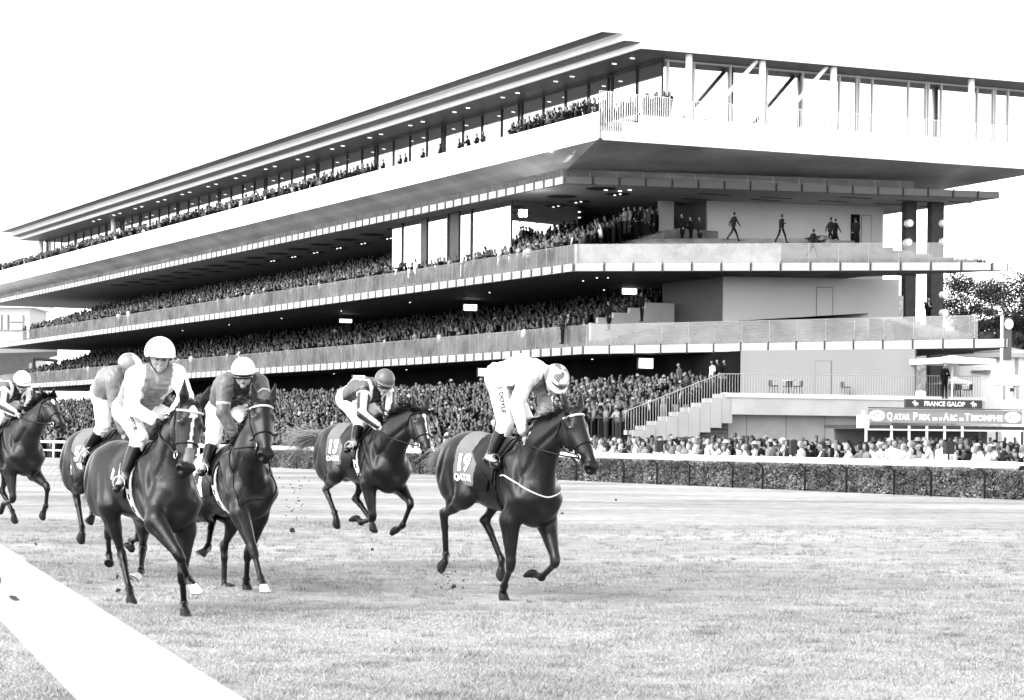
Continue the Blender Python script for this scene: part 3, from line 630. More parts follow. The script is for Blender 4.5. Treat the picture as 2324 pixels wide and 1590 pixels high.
for t in np.arange(t1_ + 1, 95, 3.4): s = MB(); p = fA + fd * t + fn * .05; s.tube([(p[0], p[1], 0), (p[0], p[1], zr_ - .1)], .06, 8); lk(s, 'post', M['plastic'], rl3, True)
# foreground rail: solve its line from its two silhouette edges
kx = -.327; 
def rail_near():
    d = np.array([(-407 - CX) / F, 1.0]);
    top = []; s = MB()
    dt, db = .47, .67
    def edge(u, v, drop):       # point on a horizontal line at a given drop below the eye, seen at (u, v)
        x, y = U(u, v); Y = drop * F / y; return np.array([x * Y / F, Y])
    a0, a1 = edge(602, 1590, dt), edge(60, 1263, dt); b0, b1 = edge(152, 1590, db), edge(0, 1425, db)
    w = unit(np.append(a1 - a0, 0))[:2]; nrm = np.array([-w[1], w[0]])
    off = (b0 - a0) @ nrm; return a0, w, nrm, off, dt, db
a0, w, nrm, off, dt, db = rail_near()
tn = empty('near_running_rail', (*a0, 0), 0, 'broad blown-out white running rail crossing the bottom left corner, close to the viewer', 'running rail')
wd = abs(off); sg = math.copysign(1, off); zt_, zb_ = CH - dt, CH - db; rc = .05; prof = [(0.0, zt_ - rc), (.015, zt_ - .012), (rc, zt_), (wd - rc, zt_), (wd - .015, zt_ - .012), (wd, zt_ - rc), (wd, zb_ + rc), (wd - .015, zb_ + .012), (wd - rc, zb_), (rc, zb_), (.015, zb_ + .012), (0, zb_ + rc)]
s = MB(); L0, L1 = -4.5, 4.4; V = [(*(a0 + w * L + nrm * sg * x), z) for L in (L0, L1) for x, z in prof]; n_ = len(prof)
s.add(V, [[i, (i + 1) % n_, n_ + (i + 1) % n_, n_ + i] for i in range(n_)] + [list(range(n_)), list(range(n_, 2 * n_))]); lk(s, 'rail_beam', M['plastic'], tn)
V = [(*(a0 + w * L + nrm * sg * (x - (.004 if x < .1 else -.004))), z + (.004 if z > zt_ - .1 else -.004)) for L in (L1, L1 + 6) for x, z in prof]
s = MB(); s.add(V, [[i, (i + 1) % n_, n_ + (i + 1) % n_, n_ + i] for i in range(n_)] + [list(range(n_)), list(range(n_, 2 * n_))]); lk(s, 'rail_section', M['plastic'], tn)
for L in (-2.2, 7.5):
    s = MB(); p = a0 + w * L + nrm * sg * wd * 1.05; q = a0 + w * L + nrm * sg * wd * .6; s.tube([(*p, 0), (*p, zb_ - .25), (*q, zb_ + .02)], .04, 10); lk(s, 'post', M['plastic'], tn, True)
# grass blades
def blades(name, N, y0, y1, hmin, hmax, wd_, label, fade=None):
    y = np.sqrt(y0 ** 2 + nr.random(N) * (y1 ** 2 - y0 ** 2)); x = (nr.random(N) * 2 - 1) * .37 * y
    cl = np.sin(x * 3.1 + 1.3 * np.sin(y * 2.3)) * np.sin(y * 2.7 + 1.1 * np.sin(x * 1.9)) + .7 * np.sin(x * 7.3 + y * 3.1) * np.sin(y * 6.1 - x * 2.2) + .6 * np.sin(x * .9 + 2 * np.sin(y * .35)) * np.sin(y * .8 + x * .3)
    pr = .6 + .25 * cl
    if fade: pr = pr * np.clip((y1 - y) / (y1 - fade), 0, 1)
    keep = nr.random(N) < pr; x, y, cl = x[keep], y[keep], cl[keep]; N = len(x)
    h_ = (hmin + (hmax - hmin) * nr.random(N) ** 1.5) * (.8 + .3 * np.clip(cl, -1, 1)); ang = nr.random(N) * 2 * pi; ax = np.stack([np.cos(ang), np.sin(ang), 0 * ang], 1) * wd_
    le = nr.standard_normal((N, 2)) * .9; base = np.stack([x, y, 0 * x], 1); tip = base + np.stack([le[:, 0] * h_, le[:, 1] * h_, h_ * .8], 1)
    V = np.stack([base - ax, base + ax, tip], 1).reshape(-1, 3); pt = .12 * np.sin(x * .8 + 2.2 * np.sin(y * .31)) * np.sin(y * .55 + x * .2) - .35 * (np.sin(x * 4.3 + 3 * np.sin(y * 1.7)) * np.sin(y * 4.9 + 2 * np.sin(x * 2.3)) > .82); c = np.repeat(np.clip(TURF * (1.10 + .16 * nr.standard_normal(N) - .14 * cl + pt), .04, .8), 3)
    o = link(name, npmesh(name, V, np.arange(3 * N).reshape(N, 3), c), M['blade']); tag(o, label, 'grass', kind='stuff')
M['blade'] = mat('grass_blade', .2, .8, .15, attr=True)
blades('grass', 660000, 11.0, 20, .014, .042, .0026, 'short pale racecourse turf in the foreground')
blades('grass', 540000, 20, 48, .012, .036, .0045, 'short pale racecourse turf under the horses', 24)
def tufts(N, y0, y1):
    y = np.sqrt(y0 ** 2 + nr.random(N) * (y1 ** 2 - y0 ** 2)); x = (nr.random(N) * 2 - 1) * .37 * y; K = 34; sz = .05 + .09 * nr.random(N) ** 2
    a = nr.random((N, K)) * 2 * pi; r = np.sqrt(nr.random((N, K))) * sz[:, None]; bx = x[:, None] + r * np.cos(a) * 1.5; by = y[:, None] + r * np.sin(a); h_ = (.025 + .045 * nr.random((N, K))) * (.6 + 4 * sz[:, None]); an = nr.random((N, K)) * 2 * pi
    base = np.stack([bx, by, 0 * bx], -1).reshape(-1, 3); ax = np.stack([np.cos(an), np.sin(an), 0 * an], -1).reshape(-1, 3) * .0035; hh = h_.reshape(-1, 1); le = nr.standard_normal((N * K, 2)) * .5; tip = base + np.concatenate([le * hh, hh], 1)
    c = np.repeat(np.clip(TURF * np.repeat(.5 + .4 * nr.random(N), K) * (1 + .2 * nr.standard_normal(N * K)), .02, .6), 3); V = np.stack([base - ax, base + ax, tip], 1).reshape(-1, 3)
    o = link('grass', npmesh('grass', V, np.arange(len(V)).reshape(-1, 3), c), M['blade']); tag(o, 'darker coarse tufts of grass scattered over the turf', 'grass', kind='stuff')
tufts(1900, 11, 40)
# kicked-up clods of turf
M['soil'] = mat('soil', .02, .9, nvar=.4, nscale=40)
def clod(p, r, label, grp='clods of turf thrown up by the hooves'):
    S = SDF(np.array([-1, -1, -1]) * r * 1.7, np.array([1, 1, 1]) * r * 1.7, r * .16)
    for _ in range(6): S.ell((rng.uniform(-.5, .5) * r, rng.uniform(-.5, .5) * r, rng.uniform(-.4, .4) * r), (r * rng.uniform(.3, .7), r * rng.uniform(.3, .6), r * rng.uniform(.25, .6)), r * .1)
    V, Q = S.mesh(); o = link('turf_clod', npmesh('turf_clod', V, Q), M['soil']); o.location = p; tag(o, label, 'clod', grp)
    B = MB()
    for _ in range(14):
        d = unit((rng.gauss(0, 1), rng.gauss(0, 1), rng.gauss(0, 1))); B.add([d * r * .5 + np.cross(d, (0, 0, 1)) * .004, d * r * .5 - np.cross(d, (0, 0, 1)) * .004, d * r * (1.3 + rng.random())], [[0, 1, 2]])
    B.build('grass_tuft', M['soil'], o)
cl_ = [(1030, 1333, 21, .05, 'dark clod of turf in the air below and behind the leading horse'), (664, 1205, 29, .07, 'flat tuft of torn turf on the grass between two groups of horses'), (845, 1247, 27, .035, 'small clod below the middle horse'),
 (678, 1137, 29, .03, 'small clod high behind the middle horse'), (672, 1178, 29, .02, 'tiny crumb of soil above the torn tuft'), (268, 1340, 19, .035, 'loose clod beside the hind hoof of the front left horse'), (266, 1310, 19, .03, 'higher of the two clods beside the front left horse hind leg'),
 (82, 1236, 26, .03, 'small clod on the grass under the far left horse'), (578, 1272, 22, .02, 'crumb of turf beside the lifted hind hoof at centre left'), (548, 1180, 26, .025, 'crumb of turf behind the second horse from the rail'), (1052, 1318, 21, .015, 'tiny crumb beside the airborne clod behind the leading horse'), (1276, 1165, 35, .04, 'dark tuft on the turf right of the leading horse chest'), (1398, 1135, 40, .04, 'small dark tuft lying on the open turf at right')]
for u, v, Y, r, lb in cl_: p = at(u, v, Y); r *= .65; p[2] = max(p[2], r * .5); clod(p, r, lb)
for i in range(46):
    u = rng.gauss(672, 14) if i < 30 else rng.gauss(1010, 16); v = rng.uniform(1080, 1200) if i < 30 else rng.uniform(1290, 1345); p = at(u, v, 29 if i < 30 else 21.4)
    if p[2] < .02: continue
    B = MB(); B.cbox(p, .018 * rng.uniform(.4, 1.2), .014, .012, rng.random() * 3); o = B.build('soil_crumb', M['soil']); tag(o, 'speck of soil hanging in the air behind the %s horse' % ('middle' if i < 30 else 'leading'), 'clod', 'specks of soil thrown up behind the horses')
# leaf sprig poking in at the left edge, in front of the near rail
sg_ = empty('leafy_sprig', at(-30, 1330, 4.6), 0, 'blurred dark leaf sprig poking in at the left edge in front of the white rail', 'plant'); o0 = np.array(sg_.location)
s = MB(); Lf = mat('dark_leaf', .06, .6)
s.tube([at(-60, 1500, 4.6) - o0, at(-30, 1380, 4.6) - o0, at(-12, 1300, 4.6) - o0], .0022, 6); s.tube([at(-22, 1340, 4.6) - o0, at(0, 1349, 4.6) - o0, at(18, 1353, 4.6) - o0], .0013, 6); s.build('stem', Lf, sg_)
def leaf(c0, c1, w_):
    c0, c1 = at(*c0, 4.6) - o0, at(*c1, 4.6) - o0; d = c1 - c0; s_ = unit(np.cross(d, (0, 1, .3))) * w_; n_ = np.array([0, -.004, 0]); s = MB()
    top = [c0, c0 + d * .3 + s_ * .8, c0 + d * .55 + s_, c1, c0 + d * .6 - s_, c0 + d * .3 - s_ * .9]; s.add([p + n_ * k for k in (0, .25) for p in top], [[0, 1, 2, 3, 4, 5], [11, 10, 9, 8, 7, 6]] + [[i, (i + 1) % 6, 6 + (i + 1) % 6, 6 + i] for i in range(6)]); s.build('leaf', Lf, sg_)
leaf((16, 1352), (50, 1364), .0075); leaf((-8, 1340), (3, 1303), .006); leaf((-12, 1345), (1, 1395), .006)
# ================================================================= PEOPLE
M['cloth'] = mat('clothing', .1, .85, .03, attr=True)
def person_sdf(pose, h=.022):
    """continuous figure, 1.75 m, facing +x; returns V, Q and a region code per vertex"""
    S = SDF((-.55, -.5, -.02), (.6, .5, 1.95), h); L = []
    st = pose.get('stride', 0); lean = pose.get('lean', 0)
    hip = np.array([0, 0, .93]); nk = np.array([lean * .5, 0, 1.46]); hd = nk + [.03 + lean * .12, 0, .17]
    legs = []
    for sgn in (-1, 1):
        f = st * sgn; hp = hip + [0, .09 * sgn, 0]
        if pose.get('sit'): kn = hp + [.42, .03 * sgn, -.02]; an = kn + [.0, 0, -.42]
        else:
            kn = hp + [.22 * f + .05 * abs(f), 0, -.44]; an = kn + [.16 * f - (.16 if f < 0 else 0) * abs(st), 0, -.42 + (.05 if f < 0 else 0) * abs(st)]
        S.cap(hp, kn, .085, .062, .03); S.cap(kn, an, .06, .042, .02); S.cap(an + [-.03, 0, -.04], an + [.13, .02 * sgn, -.055], .038, .03, .015); legs += [hp, kn, an]
    S.cap(hip + [0, -.06, .02], nk + [-.01, -.09, -.12], .12, .115, .05); S.cap(hip + [0, .06, .02], nk + [-.01, .09, -.12], .12, .115, .05)
    if pose.get('coat'): S.cap(hip + [0, 0, .1], hip + [.0, 0, -.32], .17, .19, .04, sq=.8, lat=(1, 0, 0))
    S.cap(nk + [0, -.15, -.06], nk + [0, .15, -.06], .065, .065, .04); S.cap(nk + [0, 0, -.05], nk + [.01, 0, .08], .06, .052, .02)
    S.ell(hd + [0, 0, .02], (.098, .078, .118), .015); S.ell(hd + [.09, 0, -.01], (.02, .014, .022), .01)
    arms = pose.get('arms', ('down', 'down'))
    for sgn, a in zip((-1, 1), arms):
        sh = nk + [0, .19 * sgn, -.07]; sw = -st * sgn * .6
        if a == 'down': el = sh + [sw * .25 - .02, .05 * sgn, -.28]; wr = el + [sw * .2 + .07, -.01 * sgn, -.24]
        elif a == 'fold': el = sh + [.03, .06 * sgn, -.26]; wr = el + [.2, -.2 * sgn, .07]
        elif a == 'camera': el = sh + [.20, .07 * sgn, -.14]; wr = el + [.06, -.17 * sgn, .24]
        elif a == 'rail': el = sh + [.16, .08 * sgn, -.22]; wr = el + [.25, -.06 * sgn, -.02]
        elif a == 'up': el = sh + [.05, .1 * sgn, .18]; wr = el + [.08, -.08 * sgn, .24]
        elif a == 'hip': el = sh + [-.06, .2 * sgn, -.22]; wr = el + [.1, -.16 * sgn, -.14]
        S.cap(sh, el, .056, .046, .03); S.cap(el, wr, .044, .034, .015); S.ell(wr + (wr - el) * .22, (.045, .035, .045), .01); legs += [wr, el]
    if pose.get('hat') == 'brim': S.ell(hd + [0, 0, .09], (.16, .15, .018), .008); S.ell(hd + [0, 0, .12], (.09, .085, .075), .01)
    if pose.get('hat') == 'cap': S.ell(hd + [0, 0, .07], (.108, .092, .075), .008); S.ell(hd + [.11, 0, .05], (.06, .06, .012), .006)
    if pose.get('hair') == 'long': S.ell(hd + [-.045, 0, -.05], (.075, .09, .14), .02)
    if pose.get('tele'): w = legs[-2]; S.cap(hd + [.14, 0, -.01], hd + [.36, 0, -.03], .05, .06, .01)
    V, Q = S.mesh(); r = np.zeros(len(V), int)    # 0 top, 1 trousers, 2 shoes, 3 skin, 4 hair, 5 shirt, 6 hat
    r[V[:, 2] < hip[2] + (-.28 if pose.get('coat') else -.04)] = 1; r[V[:, 2] < .1] = 2
    dh = np.linalg.norm((V - hd - [0, 0, .02]) / [1, .9, 1.15], axis=1); head = (V[:, 2] > nk[2] + .03) & (dh < .18); r[head] = 3
    q = V - hd; r[head & (((q[:, 0] < .015) & (q[:, 2] > -.09)) | (q[:, 2] > .085))] = 4
    if pose.get('hat'): r[head & (q[:, 2] > .068)] = 6
    if pose.get('hair') == 'long': r[head & (q[:, 0] < .03)] = 4
    for i in range(6, len(legs), 2): 
        w, e = legs[i], legs[i + 1]; dd = unit(w - e); near = (np.linalg.norm(V - w - dd * .05, axis=1) < .085) & ((V - w) @ dd > 0); r[near] = 3
    r[(V[:, 0] > nk[0] + .06) & (abs(V[:, 1]) < .03 + .1 * (V[:, 2] - 1.2)) & (V[:, 2] > 1.18) & (V[:, 2] < 1.45)] = 5
    if pose.get('tele'): r[(q[:, 0] > .16) & (abs(q[:, 2] + .02) < .09) & (abs(q[:, 1]) < .09)] = 6
    return V, Q, r
TONE = {'dark': (.007, .006, .004, .17, .008, .007, .01), 'suit': (.006, .005, .003, .18, .012, .25, .01), 'mid': (.016, .008, .005, .16, .012, .04, .02), 'grey': (.04, .012, .006, .17, .03, .08, .03), 'pale': (.14, .03, .01, .2, .02, .2, .2), 'white': (.42, .05, .01, .2, .06, .4, .4), 'fair': (.5, .2, .05, .34, .16, .5, .5), 'shirt': (.5, .006, .004, .12, .006, .5, .01)}
POSES = {'stand': {}, 'fold': {'arms': ('fold', 'fold')}, 'camera': {'arms': ('camera', 'camera')}, 'rail': {'arms': ('rail', 'rail'), 'lean': .25}, 'hat': {'hat': 'brim', 'arms': ('rail', 'fold'), 'lean': .1}, 'cap': {'hat': 'cap', 'arms': ('fold', 'rail'), 'lean': .1}, 'long': {'hair': 'long', 'arms': ('fold', 'fold')}, 'coat': {'coat': 1},
 'walk': {'stride': .95, 'lean': .08}, 'stride': {'stride': -.75, 'lean': .05, 'arms': ('down', 'fold')}, 'walkcoat': {'stride': .9, 'coat': 1}, 'hip': {'arms': ('hip', 'fold')}, 'up': {'arms': ('up', 'camera')}, 'sit': {'sit': 1, 'arms': ('fold', 'rail')}, 'tele': {'arms': ('camera', 'camera'), 'tele': 1, 'lean': .1}}
PD = {'stand': 'arms down', 'fold': 'arms folded', 'camera': 'hands raised', 'rail': 'leaning forward', 'hat': 'brimmed hat', 'cap': 'peaked cap', 'long': 'long hair', 'coat': 'long coat', 'walk': 'walking', 'up': 'arm raised', 'hip': 'hand on hip'}
_g = {}; _m = {}
def pmesh(pose, tone):
    if (pose, tone) in _m: return _m[(pose, tone)]
    if pose not in _g: _g[pose] = person_sdf(POSES[pose])
    V, Q, r = _g[pose]; T = TONE[tone]; c = np.array(T)[r] * (1 + .06 * nr.standard_normal(len(V)))
    me = npmesh('person', V, Q, np.clip(c, .003, .9)); me.polygons.foreach_set('use_smooth', [True] * len(me.polygons)); me.materials.append(M['cloth']); _m[(pose, tone)] = me; return me
def person(p, face, pose, tone, label, group=None, s=1.0):
    """face: direction the person looks (world xy)"""
    o = bpy.data.objects.new('person', pmesh(pose, tone)); COL.objects.link(o); o.location = p; o.rotation_euler = (0, 0, math.atan2(face[1], face[0])); o.scale = (s, s, s)
    return tag(o, label, 'person', group)
TW = {'dark': 'dark clothes', 'suit': 'dark suit', 'fair': 'white jacket', 'mid': 'dull jacket', 'grey': 'grey jacket', 'pale': 'pale jacket', 'white': 'white top', 'shirt': 'white shirt'}
def spect(p, face, where, group, s=None, tones=('dark', 'dark', 'mid', 'mid', 'grey', 'pale', 'suit', 'white'), poses=('stand', 'fold', 'camera', 'rail', 'hat', 'cap', 'long', 'fold', 'rail', 'camera', 'long', 'stand')):
    pose, tone = rng.choice(poses), rng.choice(tones); a = math.atan2(face[1], face[0]) + rng.gauss(0, .35)
    return person(p, (cos(a), sin(a)), pose, tone, f'spectator, {PD[pose]}, {TW[tone]}, {where}', group, s or rng.uniform(.94, 1.06))
# --- front rows behind the hedge (largest in the picture)
n_ind = 0
gnd = -.13
for row, (off, zsh, st_, lim) in enumerate(((1.75, -.28, .52, 27), (2.5, -.2, .55, 27), (3.4, -.12, .6, 24), (4.6, -.08, .7, 18))):
    t = -19 + .1 * row
    while t < lim and n_ind < 195:
        if rng.random() < .93:
            p = fA + fn * (off + rng.uniform(-.2, .2)) + fd * t; p[2] = gnd + zsh * rng.random()
            spect(p, -fn + fd * .55, ['front row behind the hedge', 'second row behind the hedge', 'third row behind the hedge', 'fourth row behind the hedge'][row], 'spectators packed behind the hedge', tones=('dark', 'mid', 'grey', 'pale', 'pale', 'white', 'fair', 'fair', 'fair')); n_ind += 1
        t += st_ * rng.uniform(.85, 1.2)
# --- walkers and single figures on the balconies
def fig(u, v, Y, face, pose, tone, label, s=1.0): return person(at(u, v, Y), face, pose, tone, label, None, s)
L3W = lambda x, y: z4(x, y)
fe = ee[:2]
fig(*z4(868, 325), 128, fe, 'walk', 'dark', 'dark-clad man striding right, leftmost walker before the pale wall of the second balcony')
fig(*z4(1108, 336), 129, fe, 'stride', 'dark', 'dark-clad man walking right, middle walker before the pale wall of the second balcony', 1.0)
fig(*z4(1352, 350), 130, fe, 'walk', 'dark', 'left of the two people walking together beside the dark doorway')
fig(*z4(1378, 350), 130.6, fe, 'walkcoat', 'suit', 'right of the two people walking together beside the dark doorway', .96)
fig(*z4(1265, 408), 124, fe, 'walk', 'dark', 'small dark figure half hidden behind the glass of the second balcony', .95)
fig(*z4(1482, 352), 131, -ne[:2], 'stand', 'dark', 'person stepping through the dark doorway of the second balcony', 1.0)
for x, y, ps, tn_, lb in ((612, 330, 'coat', 'dark', 'person in a dark coat left of the pale pillar on the second balcony'), (655, 345, 'fold', 'dark', 'shorter dark figure between two others beside the second balcony wall'), (700, 345, 'coat', 'mid', 'tall person in a mid-grey coat at the left edge of the second balcony wall'), (465, 308, 'coat', 'dark', 'dark-coated person on the landing left of the pale recess'), (440, 300, 'stand', 'grey', 'person in a pale top on the second balcony landing'), (385, 345, 'rail', 'dark', 'dark figure leaning by the corner of the second balcony'), (345, 290, 'stand', 'pale', 'person in a pale jacket standing tall on the second landing'), (405, 290, 'stand', 'dark', 'very dark figure standing on the second landing'), (322, 295, 'fold', 'pale', 'person in light clothes left on the second landing'), (375, 292, 'coat', 'dark', 'dark-coated figure in the middle of the second landing')):
    fig(*z4(x, y), 134 if x > 600 else 137, nf[:2], ps, tn_, lb)
for x, y, ps, tn_, lb in ((662, 708, 'stand', 'mid', 'left of the two people at the recess of the first balcony'), (708, 712, 'shirt', 'shirt', 'person in a white top in the recess of the first balcony'), (125, 822, 'coat', 'grey', 'person in a long pale coat by the stepped white parapet'), (45, 775, 'stand', 'suit', 'man in a dark suit by the corner of the first balcony'), (12, 780, 'hat', 'mid', 'person in a pale brimmed hat on the first balcony'), (245, 712, 'coat', 'dark', 'dark figure on the stepped parapet of the first balcony'), (410, 668, 'stand', 'dark', 'dark figure standing above the stepped parapet')):
    fig(*z4(x, y + (0 if x > 600 else 62)), 137 if x > 600 else 127.5, nf[:2], 'stand' if ps == 'shirt' else ps, tn_, lb)
fig(*z4(1843, 760), 134, ne[:2], 'fold', 'suit', 'man in a dark suit standing between the two dark steel posts', 1.08)
# terrace by the ground storey
for x, y, ps, tn_, lb in ((615, 195, 'stand', 'shirt', 'man in white shirt and braces at the top of the stair railing'), (645, 190, 'fold', 'dark', 'bald dark-clad man at the top of the stair railing'), (683, 192, 'stand', 'dark', 'dark figure nearest the top corner of the stair railing'), (483, 262, 'rail', 'grey', 'man in a grey jacket behind the middle of the stair railing'), (404, 335, 'camera', 'pale', 'woman in a long pale coat taking a picture over the stair railing'), (335, 310, 'camera', 'suit', 'man in a dark suit raising a camera behind the stair railing'), (360, 295, 'camera', 'suit', 'dark-suited person with lifted arms behind the stair railing'), (240, 345, 'rail', 'dark', 'dark-jacketed person behind the lower stair railing'), (205, 350, 'stand', 'pale', 'person in pale jacket behind the lower stair railing'), (110, 505, 'fold', 'dark', 'man in black with a white bag near the foot of the stairs'), (62, 510, 'stand', 'dark', 'dark figure standing before the barrier at the stair foot'), (432, 210, 'coat', 'grey', 'person in a grey coat up in the dark under the first slab'), (20, 505, 'fold', 'mid', 'person in mid-toned jacket left of the stair foot')):
    fig(*z5(x, y + (78 if y < 360 else 0)), 110 if y > 240 else 112, nf[:2], ps, tn_, lb)
fig(*z5(1888, 300), 109.5, ne[:2], 'fold', 'dark', 'dark figure standing by the parasol pole on the podium', 1.05)
# --- top balcony: well separated people
for i, (x, y, ps, tn_, lb) in enumerate(((1060, 205, 'stand', 'suit', 'man in a dark suit by the dark mullion of the top balcony'), (1188, 175, 'stand', 'suit', 'broad man in dark suit and tie alone on the top balcony'), (1255, 155, 'rail', 'dark', 'dark-suited man bending slightly on the top balcony'), (1305, 140, 'fold', 'dark', 'dark-suited man, taller of a close pair on the top balcony'), (1348, 128, 'fold', 'mid', 'right of a close pair on the top balcony'), (948, 238, 'fold', 'suit', 'bald man in suit standing alone on the top balcony'), (832, 262, 'stand', 'suit', 'tall man of a pair on the top balcony'), (797, 275, 'fold', 'suit', 'shorter man of a pair on the top balcony'), (684, 300, 'fold', 'suit', 'suited man alone left of the pair on the top balcony'), (490, 355, 'stand', 'dark', 'tall dark man on the top balcony'), (608, 315, 'stand', 'suit', 'man in suit at right of a trio on the top balcony'), (578, 325, 'stand', 'suit', 'middle man of a trio on the top balcony'), (545, 335, 'stand', 'dark', 'left man of a trio on the top balcony'))):
    u, v = z7(x, y); A = P[4] - nf * 1.0; q = on(u, v, A, d1); q[2] = ZT[4] - .72; person(q, nf[:2], ps, tn_, lb)
t = 4.0; nt_ = 0
while t < LEN[4] - 1 and nt_ < 74:
    u = CX + F * (P[4] - nf * .9 + d1 * t)[0] / (P[4] - nf * .9 + d1 * t)[1]
    if u > 1150 or u < 830:
        for rw in ((0, 1, 2, 3) if u > 1150 else (0, 1)):
            if rng.random() < (.95 if u > 1150 else .72):
                p = P[4] - nf * (.8 + .75 * rw) + d1 * (t + .2 * rw); p[2] = ZT[4] - .78 + .3 * rw; spect(p, nf, 'behind the white parapet of the top balcony', 'spectators lined along the top balcony', tones=('dark', 'suit', 'dark', 'mid', 'grey'), poses=('stand', 'fold', 'rail', 'camera', 'long')); nt_ += 1
    t += .62
t_top = t
# people on the corner behind the top railing
for i in range(26):
    a_ = rng.uniform(.4, 5.6); p = P[4] + ee * a_ + d1 * rng.uniform(.8, 3.0); p[2] = tops[0] - .2 + .28 * a_ * .8 + (.2 if a_ > 3 else 0); spect(p, nf + ne, 'at the corner of the top balcony behind the railing', 'people on the corner of the top balcony', tones=('dark', 'suit', 'mid'), poses=('stand', 'fold', 'coat', 'long'))
# --- the mass of the crowd: low detail figures in ONE object
def lowfig(kind):
    def ring(z, rx, ry, ox=0, n=6): return [(ox + rx * cos(2 * pi * k / n), ry * sin(2 * pi * k / n), z) for k in range(n)]
    R = [ring(0.0, .10, .16), ring(.85, .12, .18), ring(1.2, .12, .20), ring(1.40, .115, .25), ring(1.49, .06, .10), ring(1.56, .08, .065, .02), ring(1.66, .105, .085, .02), ring(1.76, .06, .05, .01)]
    if kind == 'hat': R = R[:7] + [ring(1.68, .19, .18, .02), ring(1.70, .10, .09, .02), ring(1.80, .08, .07, .01)]
    V = [p for r in R for p in r]; n = len(R); reg = [1] * 12 + [0] * 12 + [3] * (6 * (n - 4)); Q = [[i * 6 + k, i * 6 + (k + 1) % 6, (i + 1) * 6 + (k + 1) % 6, (i + 1) * 6 + k] for i in range(n - 1) for k in range(6)]; t = 6 * (n - 1); Q += [[t, t + 1, t + 2, t + 3], [t, t + 3, t + 4, t + 5]]
    for i in range(24, 6 * n):
        if (V[i][0] < .0 and V[i][2] > 1.52) or V[i][2] > 1.7: reg[i] = 4
        if kind == 'hat' and i >= 42: reg[i] = 6
    reg[12] = reg[18] = 5
    def limb(a, b, w, ra):
        o = len(V); a, b = np.array(a), np.array(b); d = unit(b - a); x = unit(np.cross(d, (.3, .2, 1))); y = np.cross(d, x)
        for p, q in ((a, w), (b, w * .75)): V.extend([tuple(p + x * q), tuple(p + y * q), tuple(p - x * q), tuple(p - y * q)])
        reg.extend([0] * 4 + [ra] * 4); Q.extend([[o + i, o + (i + 1) % 4, o + 4 + (i + 1) % 4, o + 4 + i] for i in range(4)] + [[o + 4, o + 5, o + 6, o + 7]])
    if kind in ('arms', 'hat'):
        for sg_ in (-1, 1): limb((.02, .22 * sg_, 1.36), (.22, .2 * sg_, 1.16), .055, 0); limb((.22, .2 * sg_, 1.16), (.24, .03 * sg_, 1.28), .045, 3)
    if kind == 'camera':
        for sg_ in (-1, 1): limb((.02, .22 * sg_, 1.38), (.24, .24 * sg_, 1.30), .055, 0); limb((.24, .24 * sg_, 1.30), (.20, .05 * sg_, 1.60), .045, 3)
    if kind == 'wave': limb((.0, .22, 1.38), (.08, .32, 1.62), .055, 0); limb((.08, .32, 1.62), (.12, .2, 1.90), .045, 3)
    return np.array(V), np.array(Q), np.array(reg)
LOW = [lowfig(q) for q in ('plain', 'arms', 'camera', 'hat', 'wave')]; LOWP = [.42, .26, .16, .13, .03]
tl = list(TONE.values()); tp = np.array([.40, .12, .24, .12, .06, .03, .0, .03]); tp /= tp.sum()
def crowd(name, pts, face, label, bright=1.0):
    pts = np.array(pts); kind = nr.choice(len(LOW), len(pts), p=LOWP); VV, FF, CC = [], [], []; off = 0
    for ki, (LV, LQ, LR) in enumerate(LOW):
        P_ = pts[kind == ki] + nr.normal(0, .07, (int((kind == ki).sum()), 3)) * [1, 1, .5]; n = len(P_); a = math.atan2(face[1], face[0]) + .5 * nr.standard_normal(n); s_ = 1 + .045 * nr.standard_normal(n); lean = .12 * nr.standard_normal(n); ca, sa = np.cos(a) * s_, np.sin(a) * s_
        lx = LV[None, :, 0] + lean[:, None] * np.maximum(LV[None, :, 2] - 1, 0); ly = LV[None, :, 1] + (.10 * nr.standard_normal(n))[:, None] * np.maximum(LV[None, :, 2] - .9, 0)
        X = lx * ca[:, None] - ly * sa[:, None]; Y = lx * sa[:, None] + ly * ca[:, None]; Z = LV[None, :, 2] * s_[:, None]
        ti = nr.choice(len(tl), n, p=tp); T = np.array(tl)[ti][:, LR] * np.exp(.75 * nr.standard_normal((n, 1))); skin = .12 + .12 * nr.random((n, 1)); T = np.where(LR[None] == 3, skin, T); T = np.where(LR[None] == 4, T * np.where(nr.random(n) < .25, 6.0, 1.0)[:, None], T); T = np.where(LR[None] == 6, np.where(nr.random(n) < .5, .3, .01)[:, None], T)
        VV.append((np.stack([X, Y, Z], 2) + P_[:, None, :]).reshape(-1, 3)); FF.append((LQ[None] + (np.arange(n) * len(LV))[:, None, None]).reshape(-1, 4) + off); CC.append(T.ravel()); off += n * len(LV)
    o = link(name, npmesh(name, np.concatenate(VV), np.concatenate(FF), np.clip(np.concatenate(CC) * bright * .6, .0015, .8)), M['cloth'], None, True); return tag(o, label, 'crowd', kind='stuff')
pts = []
